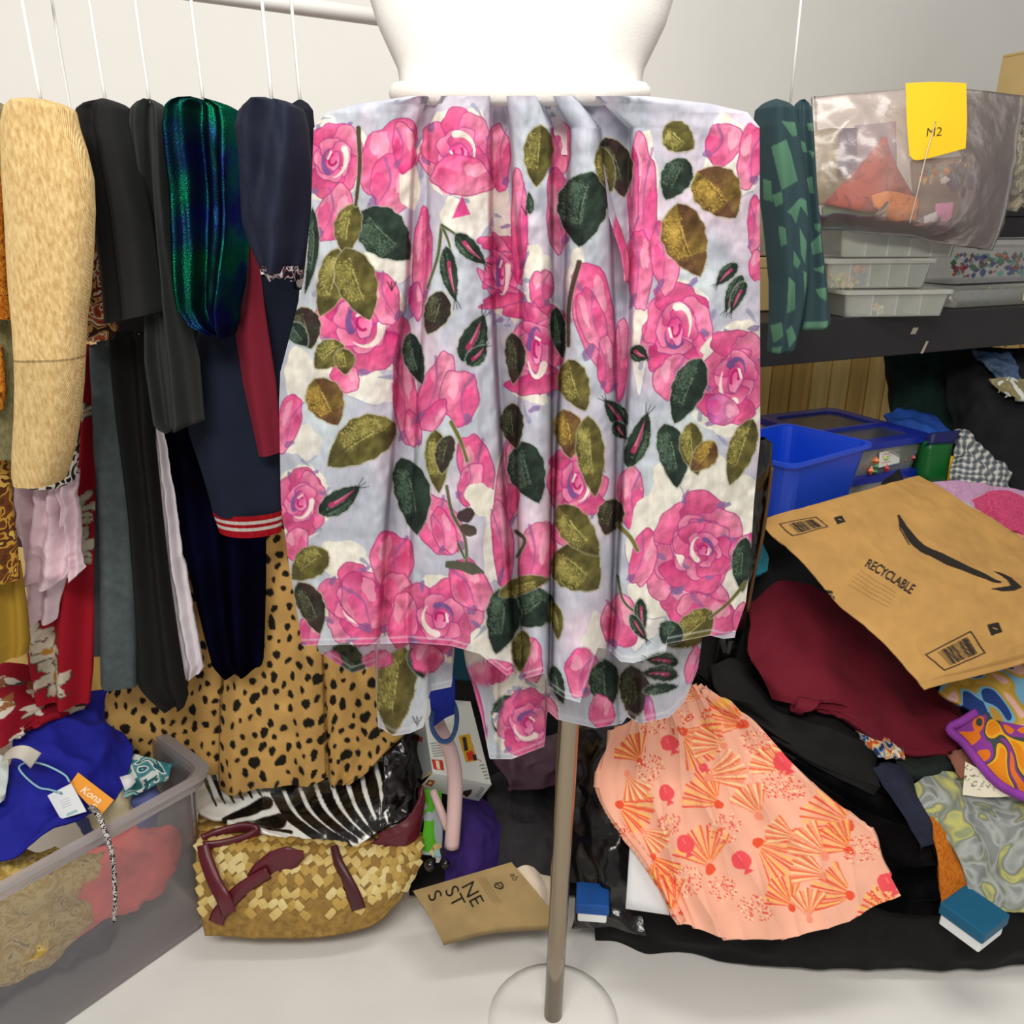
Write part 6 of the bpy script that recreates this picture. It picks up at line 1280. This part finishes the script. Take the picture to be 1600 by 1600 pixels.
cloth('orange_knit', [[(1455, 1275, 1.235), (1470, 1280, 1.235), (1482, 1285, 1.24)], [(1462, 1320, 1.21), (1484, 1318, 1.21), (1500, 1325, 1.215)], [(1468, 1375, 1.18), (1492, 1370, 1.18), (1516, 1368, 1.185)], [(1470, 1420, 1.15), (1500, 1420, 1.15), (1520, 1420, 1.16)]], knit_mat('orange_knit', (206, 100, 30), (240, 150, 56), 900, 1.0, 'DIAGONAL'), 'orange chunky knit at the lower right', wr=.005, th=.014)
M['sheergrey'] = print_mat('grey_tropical_print', [(150, 156, 150), (132, 138, 136), (172, 176, 172), (120, 128, 116), (190, 186, 110), (150, 160, 120)], 14, 1.4, smooth=True, detail=1)
cloth('grey_print_scarf', [[(1428, 1225, 1.28), (1460, 1205, 1.29), (1510, 1210, 1.29), (1560, 1230, 1.29), (1640, 1240, 1.29)], [(1440, 1260, 1.25), (1480, 1255, 1.25), (1530, 1265, 1.25), (1580, 1275, 1.25), (1640, 1280, 1.25)], [(1478, 1310, 1.215), (1510, 1305, 1.215), (1550, 1315, 1.215), (1590, 1320, 1.215), (1640, 1325, 1.22)], [(1504, 1360, 1.185), (1530, 1355, 1.185), (1570, 1365, 1.185), (1600, 1370, 1.185), (1640, 1375, 1.19)], [(1516, 1420, 1.15), (1540, 1420, 1.15), (1580, 1425, 1.15), (1610, 1425, 1.15), (1650, 1430, 1.15)]], M['sheergrey'], 'sheer grey scarf with faint yellow tropical print', 'scarf', nu=80, nv=80, wr=.009, ws=16)
cloth('charcoal_garment', [[(1395, 1175, 1.33), (1450, 1175, 1.34), (1520, 1160, 1.35)], [(1405, 1200, 1.30), (1460, 1195, 1.30), (1520, 1190, 1.31)], [(1420, 1222, 1.29), (1460, 1215, 1.29), (1510, 1215, 1.29)]], mat('green_charcoal', (34, 42, 40), .85), 'dark green charcoal garment under the maroon hem', wr=.008)
cloth('mini_flower_garment', [[(1340, 1140, 1.325), (1365, 1145, 1.325), (1400, 1160, 1.325)], [(1355, 1160, 1.305), (1380, 1165, 1.305), (1412, 1175, 1.305)], [(1372, 1182, 1.29), (1392, 1184, 1.29), (1412, 1182, 1.295)]], print_mat('mini_flowers', [(40, 50, 70), (110, 140, 190), (226, 190, 120), (190, 90, 50), (236, 230, 210)], 60, 1.0, detail=.5), 'small multicolour flower print peeking under the maroon hem', wr=.004)
M['bluegold'] = print_mat('blue_gold_print', [(40, 66, 130), (120, 176, 206), (190, 150, 60), (206, 166, 74), (232, 186, 176), (50, 84, 150)], 15, .9, detail=.3)
cloth('blue_gold_scarf', [[(1475, 1060, 1.40), (1520, 1045, 1.42), (1570, 1030, 1.44), (1650, 1010, 1.46)], [(1470, 1080, 1.375), (1530, 1075, 1.385), (1580, 1065, 1.40), (1650, 1055, 1.42)], [(1500, 1100, 1.355), (1550, 1105, 1.355), (1590, 1100, 1.365), (1650, 1095, 1.38)], [(1530, 1118, 1.34), (1570, 1128, 1.335), (1610, 1135, 1.335), (1650, 1135, 1.34)]], M['bluegold'], 'blue and gold swirl print scarf below the brown mailer', 'scarf', nu=70, nv=60, wr=.004, ws=8, edge=1)
M['orangepurple'] = print_mat('orange_purple_print', [(230, 140, 30), (236, 170, 40), (70, 76, 74), (140, 60, 150), (226, 120, 30), (60, 70, 70)], 16, .9, detail=.3)
sc = thing('orange_print_scarf', at(1560, 1240, 1.28), 'orange, yellow and grey swirl scarf with purple border', 'scarf')
patch('cloth', [[(1486, 1138, 1.335), (1524, 1112, 1.345), (1560, 1118, 1.345), (1640, 1135, 1.345)], [(1506, 1160, 1.31), (1545, 1150, 1.31), (1590, 1160, 1.31), (1640, 1170, 1.31)], [(1530, 1190, 1.285), (1570, 1190, 1.28), (1610, 1200, 1.28), (1650, 1205, 1.285)], [(1560, 1222, 1.265), (1600, 1242, 1.25), (1640, 1260, 1.245), (1670, 1265, 1.25)]], M['orangepurple'], 60, 50, .004, 14, thick=.006, parent=sc)
M['purpleb'] = mat('purple_border', (142, 62, 160), .8)
strap('border', [(1526, 1112, 1.338), (1504, 1126, 1.333), (1484, 1139, 1.328), (1506, 1161, 1.303), (1530, 1192, 1.277), (1562, 1226, 1.256), (1604, 1247, 1.242), (1650, 1268, 1.236)], [9, 9, 9, 9, 9, 9], .004, M['purpleb'], sc, 60)
TG = Canvas(1490, 1180, 1600, 1260, (226, 220, 196), 3); rs = np.random.RandomState(3)
for k in range(60): x, y = rs.uniform(1508, 1560), rs.uniform(1194, 1236); TG.stroke([(x, y), (x + rs.uniform(-5, 5), y + rs.uniform(-3, 3))], 1.3, (96, 96, 88), .8)
patch('paper_tag', [[(1508, 1190, 1.285), (1530, 1202, 1.275), (1548, 1216, 1.268)], [(1504, 1242, 1.25), (1540, 1246, 1.247), (1584, 1244, 1.25)]], vmat('tag_print', .7), 70, 60, .002, 20, thick=.001, canvas=TG); tag(bpy.data.objects['paper_tag'], 'cream paper tag with grey print under the orange scarf', 'tag')
cloth('rust_garment', [[(1484, 1180, 1.30), (1500, 1170, 1.31), (1520, 1180, 1.31)], [(1490, 1200, 1.285), (1505, 1195, 1.285), (1520, 1200, 1.285)], [(1500, 1216, 1.27), (1508, 1214, 1.27), (1514, 1214, 1.27)]], mat('rust', (140, 90, 74), .8, .2), 'rust pink scrap left of the cream paper tag', wr=.005)
lidded('teal_folder', 'teal blue folder corner at the lower right', 'folder', at(1515, 1452, 1.12), .075, .075, .05, M['card'], .55, 'cover', mat('teal_board', (22, 92, 126), .5, .05), .004, .5)
# peach shell cloth
SC = Canvas(920, 1055, 1430, 1480, (244, 182, 156), 2.2)
gx4, gy4 = SC.grid(); SC.a *= 1 + .035 * fbm(np.stack([gx4 * .02, gy4 * .02, 0 * gx4], -1), 3)[..., None]
def fan(x, y, r, ang, seed, spread=1.9, c1=(232, 88, 56), c2=(250, 196, 96)):
    rs = np.random.RandomState(seed); A = math.radians(ang); n = 15; r = r * 1.18; spread = spread * .86
    pts = [(x, y)] + [(x + r * math.cos(A + t) * (1 + .06 * math.sin(k * 2.7)), y + r * math.sin(A + t)) for k, t in enumerate(np.linspace(-spread / 2, spread / 2, 14))]
    SC.fill(pts, (244, 150, 118), (250, 184, 150), (math.cos(A), math.sin(A)), tex=.1, alpha=.7)
    for k, t in enumerate(np.linspace(-spread / 2, spread / 2, n)):
        q_ = r * (1.04 - .16 * abs(t) / spread) * rs.uniform(.93, 1.05); t += rs.uniform(-.03, .03); e = (x + q_ * math.cos(A + t), y + q_ * math.sin(A + t)); s_ = (x + r * .12 * math.cos(A + t), y + r * .25 * math.sin(A + t))
        SC.stroke([s_, e], 1.0, [c1, c2, (236, 108, 60)][k % 3], .95, 3.6)
    SC.fill(blob(x, y, r * .14, r * .12, A, .1, 14, seed), c1)
def coral(x, y, r, seed):
    rs = np.random.RandomState(seed)
    for k in range(int(r * 3.6)):
        a = rs.uniform(0, 6.28); q = r * math.sqrt(rs.uniform(0, 1)); SC.fill(blob(x + q * math.cos(a), y + q * math.sin(a) * .85, rs.uniform(1, 1.9), rs.uniform(.9, 1.6), a, .1, 8, k), (226, 76, 60) if k % 4 else (250, 224, 170))
def small(x, y, r, ang):
    A = math.radians(ang); SC.fill(blob(x, y, r, r * .9, A, .05, 22, 3), (236, 84, 92)); SC.fill([(x + r * .7 * math.cos(A), y + r * .7 * math.sin(A)), (x + r * 1.5 * math.cos(A + .35), y + r * 1.5 * math.sin(A + .35)), (x + r * 1.5 * math.cos(A - .35), y + r * 1.5 * math.sin(A - .35))], (236, 84, 92)); SC.stroke([(x, y), (x - r * .6 * math.cos(A), y - r * .6 * math.sin(A))], 1, (250, 170, 150), .8)
def scallop(x, y, r, ang, seed):
    fan(x, y, r, ang, seed, 1.5, (244, 150, 120), (252, 216, 160))
for k, a in enumerate([(1160, 1132, 52, 205), (1066, 1142, 56, 35), (1124, 1258, 50, 225), (1186, 1318, 56, 25), (1326, 1290, 62, 205), (1000, 1190, 38, 235), (1112, 1360, 56, 250), (968, 1258, 44, 20), (1330, 1400, 50, 200), (1020, 1340, 40, 60), (1052, 1430, 50, 240), (1240, 1420, 44, 240), (1330, 1330, 44, 220), (1400, 1440, 50, 220)]): fan(a[0], a[1], a[2], a[3], k)
for k, a in enumerate([(1186, 1276, 44, 245), (1108, 1216, 48, -20), (1130, 1165, 40, 190), (1240, 1308, 36, 200), (1286, 1368, 40, 200), (980, 1210, 36, 60), (1240, 1180, 30, 200), (1220, 1205, 40, 210), (1290, 1338, 50, 220), (1270, 1440, 40, 260), (1004, 1300, 34, 30), (1090, 1090, 30, 200)]): scallop(*a, 40 + k)
for k, a in enumerate([(1182, 1158, 24), (1016, 1200, 24), (1215, 1224, 28), (1134, 1294, 28), (1350, 1330, 30), (1046, 1288, 20), (1070, 1378, 30), (1130, 1390, 24), (1020, 1130, 22), (1240, 1236, 20), (1390, 1410, 30), (1180, 1420, 26), (960, 1300, 18), (1070, 1120, 14)]): coral(*a, k)
for a in ((1046, 1161, 14, 60), (1222, 1190, 16, 60), (1042, 1240, 14, 70), (1158, 1344, 16, 60), (1072, 1320, 15, 70), (1390, 1380, 16, 60), (1100, 1200, 8, 30), (990, 1370, 14, 70)): small(*a)
cloth('peach_shell_garment', [[(956, 1140, 1.28), (1000, 1112, 1.30), (1040, 1090, 1.31), (1086, 1070, 1.32), (1106, 1084, 1.32)],
                              [(944, 1180, 1.245), (1000, 1160, 1.25), (1060, 1150, 1.255), (1120, 1130, 1.27), (1170, 1118, 1.28)],
                              [(936, 1230, 1.215), (1000, 1225, 1.21), (1080, 1225, 1.21), (1160, 1200, 1.225), (1235, 1190, 1.235)],
                              [(948, 1275, 1.19), (1020, 1290, 1.175), (1110, 1295, 1.17), (1200, 1270, 1.18), (1300, 1250, 1.19)],
                              [(985, 1320, 1.165), (1050, 1350, 1.14), (1140, 1360, 1.13), (1240, 1340, 1.14), (1360, 1300, 1.155)],
                              [(1020, 1380, 1.13), (1080, 1410, 1.10), (1170, 1420, 1.09), (1270, 1400, 1.10), (1380, 1350, 1.125)],
                              [(1050, 1430, 1.10), (1110, 1460, 1.07), (1200, 1470, 1.06), (1300, 1450, 1.07), (1410, 1400, 1.095)]],
      vmat('shell_print', .85), 'peach cloth printed with coral and orange seashells', canvas=SC, nu=300, nv=260, wr=.005, ws=8, th=.012, edge=2, folds=[(.009, 4.3, -.5, .1), (.003, 9, 2, .4)])
tag(bpy.data.objects['peach_shell_garment'], cat='garment')
tag(patch('black_plastic_bag', [[(900, 1120, 1.46), (940, 1110, 1.45), (985, 1120, 1.44)], [(898, 1200, 1.40), (940, 1190, 1.36), (980, 1200, 1.34)], [(898, 1290, 1.34), (940, 1285, 1.28), (985, 1300, 1.26)], [(898, 1380, 1.28), (940, 1370, 1.22), (1000, 1390, 1.20)], [(898, 1450, 1.24), (940, 1450, 1.18), (1010, 1460, 1.16)]], M['blackgloss'], 50, 60, .014, 12, thick=.008), 'glossy black plastic bag right of the steel pole', 'bag')
lidded('blue_folder', 'small bright blue folder at the foot of the pole', 'folder', at(925, 1425, 1.19), .055, .05, .045, M['card'], -.1, 'cover', mat('blue_board', (24, 82, 160), .5), .004, .5)
tag(patch('white_board', [[(985, 1322, 1.17), (1040, 1345, 1.165)], [(978, 1420, 1.12), (1046, 1430, 1.115)]], M['whitebox'], 6, 6, 0, thick=.006), 'pale white board leaning under the peach cloth', 'board')

# ------------------------------------------------------------------ brown paper mailer
MA, MB, MC, MD = (1183, 812, 1.47), (1434, 745, 1.71), (1817, 974, 1.47), (1446, 1077, 1.20)
MU, MV = 400, 300
mc = Canvas(0, 0, MU, MV, (182, 140, 80), 2.4)      # u along A->D (0..400 = short edge to bottom), v across A->B
u_, v_ = mc.grid(); mc.a *= 1 + .045 * fbm(np.stack([u_ * .03, v_ * .03, 0 * u_], -1), 4)[..., None]
INK = (38, 32, 28)
W3 = [at(*p) for p in (MA, MB, MC, MD)]
def bil(u, v):
    """position in the mailer's own sheet coordinates -> pixel/depth corner blend"""
    a, b, c, d = (np.array(p) for p in W3)
    return (1 - u) * (1 - v) * a + (1 - u) * v * b + u * v * c + u * (1 - v) * d
def proj(P):
    r = P - np.array([0, 0, CAMZ]); f = r[..., 1] * CT - r[..., 2] * ST; up = r[..., 1] * ST + r[..., 2] * CT
    return np.stack([800 + F_PX * r[..., 0] / f, 800 - F_PX * up / f], -1)
gu, gv = np.meshgrid(np.linspace(0, 1, 900), np.linspace(0, 1, 900), indexing='ij')
gp = proj(bil(gu[..., None], gv[..., None]))
def uv(px, py):
    d = (gp[..., 0] - px) ** 2 + (gp[..., 1] - py) ** 2; i = np.unravel_index(np.argmin(d), d.shape); return (gu[i] * MU, gv[i] * MV)
def pl(*pts): return np.array([uv(*p) for p in pts])
top_ = curve([(1397, 811), (1405, 836), (1421, 861), (1446, 879), (1476, 895), (1517, 911), (1548, 920), (1556, 918)], 30)
bot_ = curve([(1556, 918), (1537, 910), (1504, 895), (1471, 878), (1443, 861), (1424, 844), (1408, 824), (1399, 811)], 30)
mc.fill(pl(*[tuple(p) for p in np.concatenate([top_, bot_])]), INK)
mc.stroke(pl((1397, 812), (1402, 834), (1414, 858)), 2, INK)
ah = [(1542, 899), (1555, 903), (1570, 910), (1587, 926), (1576, 931), (1556, 933), (1536, 929), (1556, 926), (1569, 923), (1561, 913)]
mc.fill(pl(*ah), INK)
def barcode(a, b, c, d):
    q = pl(a, b, c, d); mc.stroke(np.concatenate([q, q[:1]]), 2.0, INK)
    rs = np.random.RandomState(2)
    for k in range(20):
        f = .2 + .66 * k / 19; p0 = q[0] + (q[1] - q[0]) * f; p1 = q[3] + (q[2] - q[3]) * f; mc.stroke([p0 * .85 + p1 * .15, p0 * .12 + p1 * .88], rs.choice([.8, 1.2, 2.0]), INK, .9)
barcode((1217, 820), (1272, 811), (1289, 828), (1236, 841)); barcode((1443, 1026), (1510, 992), (1536, 1022), (1472, 1050))
def mark(x, y, s_):
    q = pl((x - s_, y - s_ * .4), (x + s_ * .4, y - s_ * .7), (x + s_, y + s_ * .4), (x - s_ * .3, y + s_ * .8)); mc.fill(q, INK)
    mc.stroke([q[0] * .6 + q[2] * .4, q[1] * .5 + q[3] * .5 + 1.5, q[0] * .35 + q[2] * .65], 1.4, (196, 152, 86))
for x, y, s_ in ((1307, 818, 9), (1296, 931, 11), (1548, 987, 13)): mark(x, y, s_)
p0, p1 = np.array(uv(1348, 888)), np.array(uv(1418, 930)); d_ = p1 - p0; an = math.degrees(math.atan2(d_[1], d_[0]))
# letters follow the sheet; the sheet is seen from the other hand side, so the baseline is flipped
def sheet_text(body, a, b, h, col):
    cu = bpy.data.curves.new('lettering', 'FONT'); cu.body = body; cu.size = 1; cu.offset = .03
    o = bpy.data.objects.new('lettering', cu); COL.objects.link(o); dg = bpy.context.evaluated_depsgraph_get(); dg.update()
    me = o.evaluated_get(dg).to_mesh(); P_ = np.array([v.co[:2] for v in me.vertices]); T_ = [tuple(p.vertices) for p in me.polygons]
    w_ = P_[:, 0].max(); a = np.array(a, float); b = np.array(b, float); e = (b - a); n_ = np.array([e[1], -e[0]]) / np.hypot(*e)
    Q = [uv(*(a + e * (p[0] / w_) + n_ * h * p[1])) for p in P_]
    Q = np.array(Q)
    for t_ in T_: mc.fill(Q[list(t_)], col)
    o.evaluated_get(dg).to_mesh_clear(); bpy.data.objects.remove(o); bpy.data.curves.remove(cu)
gu, gv = np.meshgrid(np.linspace(0, 1, 900), np.linspace(0, 1, 900), indexing='ij'); gp = proj(bil(gu[..., None], gv[..., None]))
sheet_text('RECYCLABLE', (1345, 890), (1416, 935), 20, INK)
for k in range(5):
    mc.stroke(pl((1338 - k * 4, 897 + k * 5), (1395 - k * 4 + k, 934 + k * 5)), .9, (104, 82, 52), .65)
ml = thing('paper_mailer', bil(.5, .5), 'brown paper mailing bag with black smile arrow lying on the heap', 'mailer')
nu_, nv_ = 380, 300
uu, vv = np.meshgrid(np.linspace(0, 1, nu_), np.linspace(0, 1, nv_), indexing='ij')
P = bil(uu[..., None], vv[..., None]); n_ = normals(P); n_ = n_ * np.where((n_[..., 2:3]) < 0, -1, 1)
hgt = .016 * np.sin(np.pi * uu) ** .5 * np.sin(np.pi * vv) ** .5 + .006 * fbm(np.stack([uu * 4, vv * 4, 0 * uu], -1), 3) - .010 * np.sin(np.pi * vv * 1.0) * (uu > .97) + .0016 * (1 - 2 * np.abs(fbm(np.stack([uu * 9 + vv * 3, vv * 8, 0 * uu + 7], -1), 3)))
P = P + n_ * hgt[..., None]
col = mc.sample(uu * MU, vv * MV).reshape(-1, 3)
sheet = mesh_obj('paper_sheet', P.reshape(-1, 3), gridfaces(nu_, nv_), vmat('kraft_paper', .7, 0, .25, .25, 300), ml, col); solid(sheet, .004)
